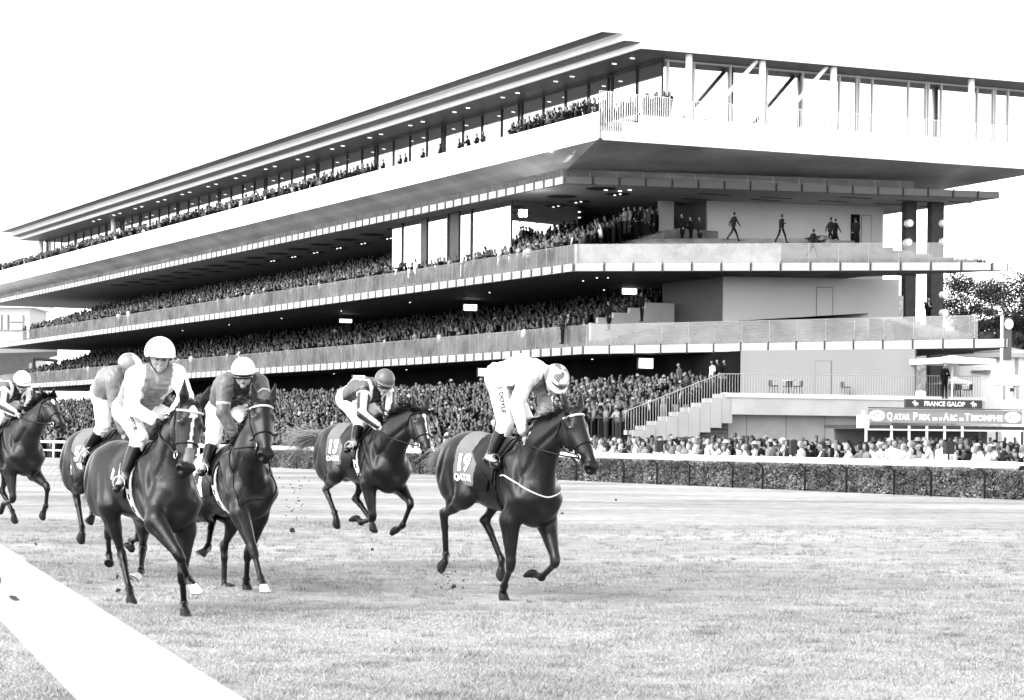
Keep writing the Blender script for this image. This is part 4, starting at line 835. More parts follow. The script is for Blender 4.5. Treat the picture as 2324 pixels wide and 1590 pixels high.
for k in (1, 2):                       # two glazed balconies
    st0, run, rise, n = TIER[k]
    for r in range(n + 4):
        a_ = st0 + run * min(r, n) + .45 + (.9 * max(0, r - n)); z = ZT[k] + rise * min(r + 1, n) + .32 * min(3, max(0, r - n + 1)) * (r >= n); b = (2.0 if k == 1 else 7) + 1.0 * r * (k == 2) * .3
        while b < LEN[k] - 3:
            x = P[k] - nf * a_ + d1 * b; u = CX + F * x[0] / x[1]
            skip = (k == 2 and ga - 1 < b < gb + 1.5 and r > 1) or (k == 2 and ga + 4 < b < gb and rng.random() < .7)
            if k == 1 and b < 5: skip = True
            if not skip and rng.random() < (.92 if r < n + 2 else .8) and not (r >= n and b < 8): pts.append((*(x[:2] + nr.normal(0, .08, 2)), z))
            b += .58 if b < 60 else .68
for r in range(5):
    b = 5.0; z = (zg1 - .3) * (1 - (r + 1) / 5.5)
    while b < 125:
        x = G1 - ee * (.75 * (r + 1) - .35) + d1 * b
        if rng.random() < .93: pts.append((*(x[:2] + nr.normal(0, .09, 2)), z))
        b += .55 if b < 60 else .66
for r in range(GN + 3):                # ground terrace
    a_ = .42 * 0 + grun * min(r, GN) + .35 + max(0, r - GN) * .8; z = zg1 - .3 + grise * min(r, GN - 1); b = 1.0
    while b < 148:
        x = G1 + ee * a_ + d1 * b
        if rng.random() < (.93 if r < GN else .5) and (r < GN or b > 5): pts.append((*(x[:2] + nr.normal(0, .09, 2)), z))
        b += .55 if b < 60 else .66
for r in range(34):                    # paved apron between the hedge and the stand
    off = 5.2 + .85 * r; t = -22.0
    while t < 100:
        x = fA + fn * off + fd * t
        da = (x - G1)[:2] @ (-nf[:2]); dbb = (x - G1)[:2] @ (-ne[:2]); 
        if da < -.5 or (dbb < -1.2):
            if not (dbb < 0 and x[1] > 84 and x[0] > 12) and rng.random() < (.85 if t < 50 else .7): pts.append((*(x[:2] + nr.normal(0, .12, 2)), gnd - .25 * rng.random()))
        t += .62 if t < 30 else .8
t = t_top
while t < LEN[4] - 1:
    for rw in (0, 1):
        p = P[4] - nf * (.8 + .75 * rw) + d1 * (t + .2 * rw); pts.append((p[0], p[1], ZT[4] - .8 + .33 * rw))
    t += .6
for r in range(3):                     # rows between the individual figures and the apron crowd
    t = 27 - 4 * (3 - r)
    while t < 100: x = fA + fn * (1.8 + .9 * r) + fd * t; pts.append((x[0], x[1], gnd - .1)); t += .6
crowd('crowd', pts, nf, 'dense dark crowd filling the terraces and balconies of the stand')
print('crowd', len(pts), 'ind', n_ind, nt_)
# ================================================================= HORSES AND RIDERS
# fitted poses: joints in each horse's own frame (x forward, y left, z up)
LEG = ('Fe', 'Fk', 'Ff', 'Fc', 'Ft', 'Hs', 'Hk', 'Hf', 'Hc', 'Ht')
HORDER = ['nm', 'poll', 'nose'] + ['R' + q for q in LEG] + ['L' + q for q in LEG]
RLEG = ('s', 'e', 'h', 'k', 'a', 't'); RORDER = ['pel', 'c7', 'head', 'face'] + ['R' + q for q in RLEG] + ['L' + q for q in RLEG]
HDATA = {   # place, yaw, pitch, scale, joints
 'h6': ((-0.182,21.773,-0.062), -0.9776, -0.0987, 1.072,
  [(0.707,-0.005,1.668),(1.004,0.044,1.936),(1.330,0.071,1.503),(0.486,-0.198,0.881),(0.538,-0.183,0.456),(0.372,-0.133,0.239),(0.292,-0.090,0.163),(0.345,-0.160,0.117),(-0.317,-0.200,1.009),(-0.717,-0.157,0.766),(-0.737,-0.095,0.362),(-0.651,-0.157,0.309),(-0.678,-0.194,0.211),(0.543,0.186,0.855),(0.817,0.132,0.524),(0.594,0.135,0.349),(0.471,0.137,0.358),(0.379,0.094,0.340),(-0.194,0.208,1.163),(-0.392,0.121,0.748),(-0.197,0.205,0.385),(-0.123,0.158,0.304),(-0.105,0.155,0.195)]),
 'h5': ((-1.876,26.412,0.107), -0.9578, -0.0334, 1.046,
  [(0.852,-0.059,1.558),(1.164,0.012,1.797),(1.469,-0.051,1.357),(0.384,-0.164,0.952),(0.505,-0.145,0.524),(0.233,-0.145,0.461),(0.120,-0.126,0.493),(0.032,-0.175,0.484),(-0.300,-0.201,1.022),(-0.698,-0.097,0.795),(-0.389,-0.147,0.534),(-0.302,-0.170,0.458),(-0.293,-0.164,0.345),(0.433,0.221,0.916),(0.823,0.171,0.724),(0.713,0.131,0.460),(0.605,0.132,0.401),(0.523,0.099,0.349),(-0.214,0.203,1.122),(-0.422,0.167,0.703),(-0.092,0.188,0.460),(0.010,0.148,0.412),(0.056,0.151,0.325)]),
 'h4': ((-2.933,22.406,-0.177), -1.1014, 0.1119, 1.065,
  [(0.883,-0.086,1.507),(0.961,-0.003,1.910),(1.194,-0.057,1.426),(0.713,-0.165,0.890),(0.912,-0.098,0.493),(1.037,-0.084,0.237),(1.136,-0.094,0.167),(1.204,-0.094,0.092),(-0.273,-0.206,1.046),(-0.656,0.023,0.899),(-0.387,-0.117,0.628),(-0.304,-0.183,0.579),(-0.257,-0.261,0.545),(0.444,0.136,0.891),(0.229,0.081,0.504),(0.066,0.120,0.277),(-0.042,0.154,0.236),(0.039,0.124,0.189),(-0.334,0.199,0.998),(-0.649,0.150,0.652),(-0.694,0.150,0.245),(-0.576,0.150,0.229),(-0.477,0.150,0.216)]),
 'h3': ((-3.433,19.633,-0.067), -0.9664, -0.0282, 1.022,
  [(0.688,0.006,1.665),(0.955,-0.019,1.959),(1.094,-0.114,1.449),(0.765,-0.234,0.943),(1.117,-0.159,0.666),(1.019,-0.028,0.456),(1.139,-0.044,0.419),(1.204,-0.001,0.337),(-0.296,-0.204,1.026),(-0.254,-0.082,0.575),(0.021,-0.127,0.278),(0.119,-0.156,0.219),(0.201,-0.174,0.167),(0.560,0.158,0.857),(0.594,0.119,0.424),(0.484,0.199,0.181),(0.587,0.154,0.142),(0.671,0.118,0.102),(-0.406,0.203,0.964),(-0.676,0.319,0.596),(-0.361,0.158,0.401),(-0.269,0.098,0.366),(-0.228,0.013,0.359)]),
 'h2': ((-4.645,24.369,0.012), -0.9499, -0.0136, 1.048,
  [(0.846,0.055,1.578),(1.095,0.179,1.877),(1.427,0.025,1.477),(0.419,-0.171,0.917),(0.442,-0.205,0.479),(0.293,-0.121,0.260),(0.363,-0.136,0.163),(0.437,-0.196,0.189),(-0.233,-0.204,1.091),(-0.631,-0.101,0.865),(-0.442,-0.111,0.501),(-0.346,-0.153,0.445),(-0.347,-0.171,0.324),(0.472,0.167,0.883),(0.509,0.134,0.445),(0.237,0.161,0.386),(0.320,0.134,0.303),(0.252,0.100,0.372),(-0.544,0.204,0.947),(-1.013,0.241,0.903),(-0.732,0.140,0.630),(-0.631,0.091,0.606),(-0.590,0.032,0.542)]),
 'h1': ((-7.423,31.058,0.147), -0.8678, 0.0083, 1.049,
  [(0.868,-0.052,1.543),(1.096,0.057,1.857),(1.509,0.031,1.509),(0.414,-0.158,0.919),(0.535,-0.154,0.499),(0.265,-0.170,0.426),(0.214,-0.180,0.318),(0.136,-0.226,0.369),(-0.337,-0.199,0.995),(-0.649,-0.150,0.647),(-0.619,-0.150,0.238),(-0.600,-0.150,0.120),(-0.559,-0.150,0.029),(0.524,0.148,0.870),(0.923,0.157,0.682),(0.849,0.172,0.417),(0.767,0.181,0.332),(0.764,0.161,0.219),(-0.271,0.202,1.048),(-0.431,0.162,0.609),(-0.142,0.174,0.318),(-0.043,0.147,0.258),(-0.029,0.162,0.158)]),
}
RDATA = {
 'h6': [(0.065,-0.084,2.153),(0.492,0.074,2.259),(0.683,0.085,2.217),(0.759,0.064,2.137),(0.521,-0.122,2.227),(0.496,-0.211,1.966),(0.549,-0.130,1.681),(0.283,-0.179,1.755),(0.208,-0.287,1.420),(0.372,-0.295,1.379),(0.374,0.181,2.122),(0.544,0.082,1.940),(0.624,-0.086,1.729),(0.115,0.184,1.761),(-0.058,0.289,1.433),(0.048,0.310,1.302)],
 'h5': [(-0.142,-0.073,1.906),(0.281,-0.017,2.058),(0.451,-0.010,2.138),(0.489,-0.030,2.039),(0.286,-0.187,1.987),(0.387,-0.263,1.741),(0.605,-0.149,1.594),(0.195,-0.174,1.643),(0.364,-0.360,1.371),(0.439,-0.495,1.316),(0.271,0.174,1.987),(0.467,0.058,1.842),(0.669,-0.100,1.718),(0.066,0.211,1.661),(-0.113,0.296,1.338),(0.051,0.310,1.300)],
 'h4': [(-0.124,0.024,2.068),(0.315,0.050,2.239),(0.487,-0.001,2.302),(0.473,0.005,2.185),(0.284,-0.131,2.191),(0.322,-0.166,1.909),(0.364,-0.050,1.639),(0.000,-0.162,1.673),(0.156,-0.317,1.367),(0.294,-0.396,1.310),(0.321,0.236,2.215),(0.520,0.202,2.025),(0.689,0.013,1.886),(0.150,0.172,1.837),(-0.009,0.288,1.498),(0.040,0.306,1.334)],
 'h3': [(-0.087,-0.045,1.912),(0.238,-0.011,2.246),(0.340,-0.024,2.403),(0.347,-0.006,2.288),(0.143,-0.178,2.202),(0.187,-0.215,1.922),(0.414,-0.072,1.809),(0.259,-0.164,1.653),(0.199,-0.287,1.291),(0.293,-0.392,1.198),(0.274,0.179,2.242),(0.455,0.184,2.035),(0.469,0.015,1.806),(0.199,0.183,1.820),(0.006,0.288,1.496),(0.043,0.307,1.330)],
 'h2': [(0.045,-0.068,1.993),(0.452,-0.082,2.209),(0.617,-0.058,2.296),(0.610,0.012,2.211),(0.553,-0.230,2.138),(0.572,-0.209,1.859),(0.608,-0.114,1.572),(0.261,-0.197,1.638),(0.005,-0.275,1.386),(0.078,-0.331,1.247),(0.332,0.048,2.124),(0.266,0.254,1.949),(0.478,0.106,1.814),(0.094,0.218,1.688),(-0.100,0.290,1.368),(0.054,0.310,1.298)],
 'h1': [(-0.128,-0.077,1.896),(0.294,0.007,2.058),(0.465,0.002,2.142),(0.449,0.002,2.030),(0.274,-0.166,1.999),(0.423,-0.260,1.785),(0.678,-0.183,1.678),(0.183,-0.182,1.610),(-0.095,-0.290,1.372),(0.056,-0.311,1.297),(0.246,0.192,2.005),(0.451,0.127,1.836),(0.657,-0.048,1.741),(0.112,0.199,1.713),(-0.082,0.290,1.397),(0.054,0.311,1.297)],
}
HORSES = {k: dict(t=v[0], yaw=v[1], pitch=v[2], s=v[3], J=dict(zip(HORDER, v[4]))) for k, v in HDATA.items()}
RIDERS = {k: dict(zip(RORDER, v)) for k, v in RDATA.items()}
M['coat'] = mat('horse_coat', .03, .33, .22, nvar=.35, nscale=9, attr=True, bump=.12, bscale=40)
M['hair'] = mat('mane_hair', .004, .6, .1); M['hairpale'] = mat('tail_hair', .2, .7, .1)
M['hoof'] = mat('hoof_dark', .012, .6, .15); M['hoofw'] = mat('hoof_white', .6, .5, .3, nvar=.2, nscale=30)
M['leather'] = mat('leather', .004, .35, .18); M['strapw'] = mat('white_strap', .5, .6, .3); M['metal'] = mat('bit_metal', .6, .25, .5, metal=1)
M['wet'] = mat('eye', .003, .05, .8); M['clothg'] = mat('number_cloth', .13, .75, .2, nvar=.12, nscale=5, bump=.2, bscale=25); M['clothw'] = mat('number_cloth_white', .6, .75, .2, nvar=.1, nscale=5)
M['ink'] = mat('white_print', .7, .7); M['inkd'] = mat('dark_print', .02, .7); M['shoe'] = mat('horseshoe', .05, .4, .5, metal=.5)
def frame(H):
    c, s = cos(H['yaw']), sin(H['yaw']); a, b = cos(H['pitch']), sin(H['pitch'])
    Ry = np.array([[a, 0, -b], [0, 1, 0], [b, 0, a]]); Rz = np.array([[c, -s, 0], [s, c, 0], [0, 0, 1]])
    Mx = Matrix((Rz @ Ry * H['s']).tolist()).to_4x4(); return Matrix.Translation(H['t']) @ Mx
A3 = lambda *p: np.array(p, float)
def groove(S, a, b, r, dep):
    a, b = np.array(a, float), np.array(b, float); sl, (X, Y, Z) = S.sub(np.minimum(a, b) - 3 * r, np.maximum(a, b) + 3 * r); ab = b - a; px, py, pz = X - a[0], Y - a[1], Z - a[2]; t = np.clip((px * ab[0] + py * ab[1] + pz * ab[2]) / (ab @ ab), 0, 1)
    d2 = (px - t * ab[0]) ** 2 + (py - t * ab[1]) ** 2 + (pz - t * ab[2]) ** 2; w = np.sin(np.pi * (.15 + .7 * t)); S.Fd[sl] += (1.6 * dep * w * np.exp(-d2 / r ** 2)).astype(np.float32)
def muscles(S, J):
    for s, n in ((-1, 'R'), (1, 'L')):
        for a, b, r, d in (((.22, .23, 1.50), (.34, .27, 1.02), .035, .016), ((.52, .15, 1.50), (.66, .24, 1.16), .035, .016), ((.40, .25, 1.22), (.60, .27, 1.10), .03, .011), ((-.28, .25, 1.42), (-.18, .26, 1.08), .04, .015), ((-.60, .24, 1.42), (-.70, .27, 1.10), .035, .013), ((-.80, .16, 1.36), (-.76, .22, 1.02), .03, .012), ((-.42, .25, 1.28), (-.36, .27, 1.02), .035, .012), ((.70, .08, 1.20), (.66, .12, .96), .03, .014),
                           ((.10, .27, 1.3), (.06, .26, 1.0), .014, .004), ((.02, .27, 1.3), (-.02, .26, 1.02), .014, .004), ((-.06, .27, 1.3), (-.10, .25, 1.04), .014, .004), ((.5, .2, 1.0), (.30, .25, .96), .03, .010)):
            groove(S, (a[0], a[1] * s, a[2]), (b[0], b[1] * s, b[2]), r, d)
        nm, po = J['nm'], J['poll']; groove(S, (.60, .17 * s, 1.24), nm + A3(.03, .125 * s, -.10), .028, .014); groove(S, nm + A3(.03, .125 * s, -.10), po + A3(-.02, .08 * s, -.12), .025, .012)
        e, k = J[n + 'Fe'], J[n + 'Fk']; groove(S, e + A3(.03, .075 * s, 0), e * .45 + k * .55 + A3(.01, .05 * s, 0), .018, .009)
        e, k = J[n + 'Hs'], J[n + 'Hk']; groove(S, e + A3(-.05, .08 * s, 0), e * .4 + k * .6 + A3(-.01, .045 * s, 0), .02, .010)
    groove(S, (.88, 0, 1.22), (.80, 0, .95), .03, .016)
def trunk(S):
    S.ell((.02, 0, 1.225), (.62, .262, .325), .05)
    S.ell((.40, 0, 1.20), (.36, .225, .345), .06)
    S.ell((-.50, 0, 1.335), (.40, .255, .275), .07)
    for s in (-1, 1):
        S.ell((-.62, .135 * s, 1.20), (.26, .135, .31), .06); S.ell((-.40, .16 * s, 1.13), (.20, .10, .25), .05)
        S.ell((.50, .145 * s, 1.20), (.17, .10, .30), .05); S.ell((.66, .11 * s, 1.10), (.13, .115, .17), .04)
        S.cap((.40, .15 * s, 1.42), (.62, .17 * s, 1.10), .09, .10, .04)
    S.cap((.12, 0, 1.50), (.42, 0, 1.54), .07, .085, .08); S.cap((.42, 0, 1.54), (.58, 0, 1.50), .085, .10, .06)
    S.cap((-.30, 0, 1.50), (.1, 0, 1.49), .09, .08, .08); S.ell((.60, 0, .98), (.18, .17, .16), .06)
def build_horse(key, label, coat=.02, spec=None, h=.0135):
    spec = spec or {}; H = HORSES[key]; J = {k: np.array(v) for k, v in H['J'].items()}
    allp = np.array(list(J.values())); lo = np.minimum(allp.min(0), (-.98, -.34, .2)) - .13; hi = np.maximum(allp.max(0), (.9, .34, 1.7)) + (.17, .17, .34)
    S = SDF(lo, hi, h); trunk(S); T = SDF((-1, -.36, .75), (.95, .36, 1.75), .02); trunk(T)
    nm, po, no = J['nm'], J['poll'], J['nose']; hd = unit(no - po); lat = unit(np.cross(hd, np.cross((0, 1, 0), hd))); lat = lat if lat[1] > 0 else -lat; up = unit(np.cross(hd, lat)); up = up if up[2] + up[0] > 0 else -up
    # neck
    S.cap((.46, 0, 1.30), nm + (-.03, 0, -.03), .285, .20, .08, sq=.66); S.cap(nm + (-.03, 0, -.03), po + hd * .04 - up * .04, .195, .125, .06, sq=.70)
    S.cap((.40, 0, 1.56), nm + unit(np.cross((0, 1, 0), unit(nm - [.5, 0, 1.3]))) * -.0 + (-.07, 0, .09), .06, .05, .06)
    S.cap((.68, 0, 1.16), nm + (.07, 0, -.11), .12, .07, .06)
    # head
    hs_ = spec.get('head', 1.0)
    def HE(f_, u_, l_, r, k, **kw): S.ell(po + hd * f_ + up * u_ * hs_ + lat * l_ * hs_, np.array(r) * hs_, k, **kw)
    hl_ = np.linalg.norm(no - po)
    HE(.09, -.01, 0, (.115, .098, .11), .04)
    for s in (-1, 1):
        HE(.20, -.08, .045 * s, (.11, .055, .12), .035); HE(.165, .03, .072 * s, (.05, .028, .034), .03)
        S.cap(po + hd * .22 + lat * .045 * s * hs_, po + hd * .42 + lat * .028 * s * hs_, .058 * hs_, .048 * hs_, .03); HE(hl_ + .03, .012, .044 * s, (.044, .034, .042), .02)
    S.cap(po + hd * .12 + up * .02, no + up * .012, .088 * hs_, .055 * hs_, .03, sq=.85, lat=lat); S.cap(po + hd * .24 - up * .075 * hs_, no - up * .035 * hs_, .064 * hs_, .042 * hs_, .03, sq=.85, lat=lat)
    HE(hl_ + .035, -.012, 0, (.064, .06, .066), .025); HE(hl_ + .05, -.05, 0, (.03, .03, .025), .015)
    for s in (-1, 1):
        ed = unit(-hd * .85 + up * .42 + lat * .22 * s); eb = po + hd * .015 + up * .04 + lat * .066 * s * hs_
        S.cap(eb, eb + ed * .08 * hs_, .036 * hs_, .042 * hs_, .018, sq=.6, lat=up); S.cap(eb + ed * .08 * hs_, eb + ed * .20 * hs_, .042 * hs_, .008, .008, sq=.5, lat=up)
        HE(hl_ + .065, .012, .056 * s, (.034, .025, .030), 0, sub=True)
    # legs
    for s, n in ((-1, 'R'), (1, 'L')):
        sh = A3(.58, .15 * s, 1.12); e, k, f, c = J[n + 'Fe'], J[n + 'Fk'], J[n + 'Ff'], J[n + 'Fc']; d = unit(k - e); bk = unit(np.cross((0, 1, 0), d)); bk = bk if bk[0] < 0 else -bk
        S.cap(sh, e, .13, .105, .06, sq=.75); S.cap(e, k - d * .04, .106, .048, .04, sq=.85); S.cap(e + d * .03 - bk * .03, e + d * .24 - bk * .005, .07, .04, .04); S.ell(e - bk * -.07 + [0, 0, .0], (.05, .04, .05), .03)
        S.cap(k - d * .045, k + unit(f - k) * .03, .047, .043, .02); S.cap(k, f, .033, .030, .02, sq=.85); S.cap(k + bk * .018, f + bk * .022, .016, .017, .012)
        S.ell(f, (.041, .038, .043), .015); S.cap(f, c, .034, .036, .015); S.ell(f + bk * .025, (.026, .024, .028), .012)
        hp = A3(-.52, .15 * s, 1.30); e, k, f, c = J[n + 'Hs'], J[n + 'Hk'], J[n + 'Hf'], J[n + 'Hc']; d = unit(k - e); d2 = unit(f - k)
        ro = unit(d - d2); 
        S.cap(hp, e, .17, .125, .07, sq=.7); S.cap(e, k - d * .06, .115, .046, .05, sq=.72); S.cap(hp + [-.14, 0, -.08], e + (k - e) * .45 + ro * .0 + [-.03, 0, 0], .13, .062, .07, sq=.7)
        S.cap(k - d * .08 + ro * .035, k + ro * .048, .016, .028, .02); S.ell(k, (.052, .04, .058), .02); S.cap(k + ro * .03, k + d2 * .12, .032, .036, .02)
        S.cap(k, f, .038, .032, .02, sq=.85); S.cap(k + ro * .02, f + ro * .015, .018, .018, .012); S.ell(f, (.042, .038, .044), .015); S.cap(f, c, .035, .037, .015)
    muscles(S, J); V, Q = S.mesh(); V = relax(V, Q, 1, .35)
    col = np.full(len(V), coat); 
    def near(a, b, r):
        a, b = np.array(a), np.array(b); ab = b - a; t = np.clip(((V - a) @ ab) / (ab @ ab + 1e-9), 0, 1); return np.linalg.norm(V - a - t[:, None] * ab, axis=1) < r
    black = spec.get('points', .35)
    for n in 'RL':
        for a, b in (('Fk', 'Ff'), ('Ff', 'Fc'), ('Hk', 'Hf'), ('Hf', 'Hc')):
            if not (spec.get('lightcannon') and a in ('Fk', 'Hk')): col[near(J[n + a], J[n + b], .085)] = coat * black
        for wl_ in spec.get('socks', []):
            if wl_[0] == n: col[near(J[wl_ + 'f'] + (J[wl_ + 'c'] - J[wl_ + 'f']) * .5, J[wl_ + 'c'], .06)] = .5
    col[near(no, no + hd * .08, .085)] = coat * .55
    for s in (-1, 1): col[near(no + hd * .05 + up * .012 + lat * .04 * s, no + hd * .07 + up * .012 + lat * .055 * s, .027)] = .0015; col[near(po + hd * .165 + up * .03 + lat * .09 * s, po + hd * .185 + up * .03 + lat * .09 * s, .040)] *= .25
    q = V - po; hx, hy, hz_ = q @ hd, q @ lat, q @ up; bz = spec.get('blaze')
    if bz:
        face = (hz_ > .01) & (hx > .02)
        if bz == 'long': w = np.where(hx < .14, .034 - .8 * np.maximum(.06 - hx, 0), np.where(hx < .34, .010, .022)); col[face & (np.abs(hy + .01) < w) & (hx > .03) & (hx < .40)] = .65; col[face & (hx > .40) & (hx < .53) & (np.abs(hy) < .045)] = .16
        if bz == 'star': col[face & (np.abs(hy) < .03 - .45 * abs(hx - .14)) & (hx > .06)] = .65
        if bz == 'strip': col[face & ((np.abs(hy) < .028 - .6 * abs(hx - .12)) | ((np.abs(hy - .004) < .008) & (hx > .1) & (hx < .42)))] = .65
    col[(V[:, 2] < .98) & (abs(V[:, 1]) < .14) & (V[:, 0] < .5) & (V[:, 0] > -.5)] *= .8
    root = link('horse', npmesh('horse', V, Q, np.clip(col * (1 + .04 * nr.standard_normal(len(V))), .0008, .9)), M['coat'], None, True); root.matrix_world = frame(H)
    tag(root, label, 'horse', 'racehorses galloping on the turf'); root['_'] = 0; del root['_']
    # eyes, hooves
    for s in (-1, 1):
        B = MB(); c = po + hd * .172 + up * .026 * hs_ + lat * .090 * s * hs_; n_ = 8
        for i in range(5):
            pass
        E_ = SDF(c - .04, c + .04, .006); E_.ell(c, (.026, .018, .024), 0); v, q_ = E_.mesh(); link('eye', npmesh('eye', v, q_), M['wet'], root, True)
    for n in ('RF', 'LF', 'RH', 'LH'):
        c, t_ = J[n + 'c'], J[n + 't']; ax = unit(t_ - c); f = J[n + 'f']; m = M['hoofw'] if n in spec.get('white', []) else M['hoof']
        fw = unit(np.cross(ax, (0, 1, 0))); sn = unit(ax * .80 - fw * .60)
        if n in spec.get('ground', ''): sn = A3(0, 0, -1)
        fw = unit(fw - sn * (fw @ sn)); lt = unit(np.cross(fw, sn)); B = MB(); N = 18; rows = []
        for z, r in ((-.010, .037), (.008, .043), (.035, .050), (.060, .056), (.066, .050)): rows.append([c + sn * (z + .012 * cos(2 * pi * k / N) * (z > 0) * (z / .06)) + fw * (r * cos(2 * pi * k / N) * 1.05 + max(z, 0) * .55) + lt * r * sin(2 * pi * k / N) * .95 for k in range(N)])
        rows.append([rows[-1][k] * .35 + (c + sn * .056 + fw * .03) * .65 for k in range(N)])
        V2 = [p for r_ in rows for p in r_]; B.add(V2, [[i * N + k, i * N + (k + 1) % N, (i + 1) * N + (k + 1) % N, (i + 1) * N + k] for i in range(len(rows) - 1) for k in range(N)] + [list(range(N))[::-1], [(len(rows) - 1) * N + k for k in range(N)]])
        ho = B.build('hoof', m, root, True)
        B = MB(); B.tube([c + sn * (.068 + .012 * cos(a)) + fw * (.050 * cos(a) + .036) + lt * .047 * sin(a) for a in np.linspace(-2.5, 2.5, 14)], .005, 5); B.build('horseshoe', M['shoe'], ho)
    # mane and tail: many tapering locks
    def locks(name, roots, dirs, lens, m, w0=.008, seed=1, curl=.25, grav=.6):
        R_ = np.random.default_rng(seed); V3 = []; F3 = []; n0 = 0; k = 7
        for p, d, L in zip(roots, dirs, lens):
            p = np.array(p, float); d = unit(d); sd_ = unit(np.cross(d, R_.standard_normal(3))); w = w0 * (.6 + .8 * R_.random())
            for i in range(k):
                t = i / (k - 1); ww = w * (1 - t) ** .7 + .0008; V3 += [p - sd_ * ww, p + sd_ * ww]; p = p + d * L / (k - 1); d = unit(d + R_.standard_normal(3) * curl / k * 2 + A3(0, 0, -grav / k))
            F3 += [[n0 + 2 * i, n0 + 2 * i + 1, n0 + 2 * i + 3, n0 + 2 * i + 2] for i in range(k - 1)]; n0 += 2 * k
        o = link(name, npmesh(name, np.array(V3), np.array(F3)), m, root); o['kind'] = 'thing'; del o['kind']; return o
    R_ = np.random.default_rng(sum(map(ord, key))); rt, dr, ln = [], [], []; fly = spec.get('fly', .35)
    crest = [A3(.46, 0, 1.62), nm + A3(-.13, 0, .155), po - hd * .03 + up * .06]
    for i in range(900):
        t = R_.random() * 2; j = min(int(t), 1); p = crest[j] * (1 - (t - j)) + crest[j + 1] * (t - j); p = p + A3(0, R_.normal(0, .012), -.02); rt.append(p); dr.append(A3(-.35 - fly * R_.random(), (-.75 + R_.normal(0, .35)) * (1 - fly * .6), -.35 + .9 * fly + R_.normal(0, .22))); ln.append((.08 + .09 * R_.random()) * (1 + .5 * fly))
    for i in range(320): rt.append(po + up * .055 + lat * R_.normal(0, .03) + hd * .01); dr.append(hd * .6 + up * (.1 + fly * .8) + lat * R_.normal(0, .5) - A3(fly, 0, 0)); ln.append(.08 + .08 * R_.random())
    locks('mane', rt, dr, ln, M['hair'], .0045, 3, .45, .9)
    dk = A3(-.88, 0, 1.47); td = unit(np.array(spec.get('tail', (-.6, 0, -.8)))); rt, dr, ln = [], [], []
    for i in range(620): rt.append(dk + td * .1 * R_.random() + A3(0, R_.normal(0, .022), R_.normal(0, .02))); dr.append(td + R_.standard_normal(3) * .09); ln.append((.45 + .38 * R_.random()) * spec.get('taillen', .72))
    locks('tail', rt, dr, ln, M['hairpale'] if spec.get('paletail') else M['hair'], .0026, 4, .7, spec.get('tgrav', 1.3))
    # ------------ tack
    cl = max(.0, 0.0)
    gx = np.meshgrid(*T.ax, indexing='ij', sparse=True); X, Y, Z = gx
    def region(name, off, fn_, m, h_=.0125, lo_=(-.8, -.36, .78), hi_=(.75, .36, 1.75)):
        G = SDF(lo_, hi_, h_); trunk(G); Xg, Yg, Zg = G.grid(); D = np.maximum(G.Fd - off, fn_(Xg, Yg, Zg)); D = np.maximum(D, -(G.Fd - off + .022) * 1.0); v, q_ = G.mesh(D.astype(np.float32)); return link(name, npmesh(name, v, q_), m, root, True)
    region('saddle_cloth', .014, lambda x, y, z: np.maximum(np.maximum(x - .20 + .25 * (1.5 - z), -(.14 if spec.get('nocloth') else .44) - x + .06 * (1.45 - z)), (1.26 if spec.get('nocloth') else 1.12) - z + .10 * (x + .1)), M['clothw'] if spec.get('wcloth') or spec.get('nocloth') else M['clothg'])
    region('saddle', .034, lambda x, y, z: np.maximum(np.maximum(x - .26, -.20 - x), 1.33 - .55 * (x + .0) - z), M['leather'])
    region('saddle_flap', .026, lambda x, y, z: np.maximum(np.maximum(x - .30 + .35 * (1.5 - z), -.06 - x + .1 * (z - 1.2)), 1.10 - z), M['leather'])
    region('girth', .012, lambda x, y, z: np.abs(x - .22 - .12 * (1.3 - z)) - .045, M['strapw'] if spec.get('wgirth') else M['leather'])
    if spec.get('wgirth'): region('girth_edge', .019, lambda x, y, z: np.maximum(np.abs(x - .22 - .12 * (1.3 - z)) - .016, np.sin(z * 60) - .3), M['leather'])
    # writing on the number cloth, wrapped on the flank
    def flank(P3, off):   # P3 (n,2) = along x, z on the right flank
        p = np.stack([P3[:, 0], np.full(len(P3), -.36), P3[:, 1]], 1); p = T.march(p, np.tile([0, 1., 0], (len(p), 1)), off); return p
    def flanktext(txt, size, cx_, cz_, slope=0.0, bold=.0, m='ink'):
        v, f_ = textmesh(txt, size, bold=bold, fine=1); c_, s_ = cos(slope), sin(slope); x = v[:, 0] * c_ - v[:, 1] * s_; z = v[:, 0] * s_ + v[:, 1] * c_; p = flank(np.stack([cx_ + x, cz_ + z], 1), .024); link('lettering', npmesh('lettering', p, f_), M[m], root)
    if spec.get('num'): flanktext(spec['num'], .215, spec.get('nx', -.27), 1.26, .10, .010, 'inkd' if spec.get('wcloth') else 'ink')
    if spec.get('word'): flanktext(spec['word'], .085, -.24, 1.165, .05, .003)
    # bridle: straps that follow the head
    def ring(c0, axis, n=26, r0=.2, off=.004, a0=0, a1=2 * pi):
        axis = unit(axis); u_ = unit(np.cross(axis, lat)); w_ = lat; an = np.linspace(a0, a1, n, endpoint=a1 - a0 < 6.2); D = np.array([cos(a) * u_ + sin(a) * w_ for a in an]); P_ = c0 + D * r0; return S.march(P_, -D, off, .003, 200)
    def strap(name, pts, r, m, sq=.45): B = MB(); B.tube(list(pts), r, 6, sq=1); return B.build(name, m, root, True)
    nb = ring(po + hd * .36 - up * .01, hd, 30, .17); strap('noseband', list(nb) + [nb[0]], .009, M['leather'])
    bb = ring(po + hd * .06 + up * .0, unit(hd + up * -.25), 30, .2); 
    up_i = [i for i in range(len(bb)) if (bb[i] - po - hd * .06) @ up > -.03]; ups = sorted(up_i, key=lambda i: (bb[i] - po) @ lat)
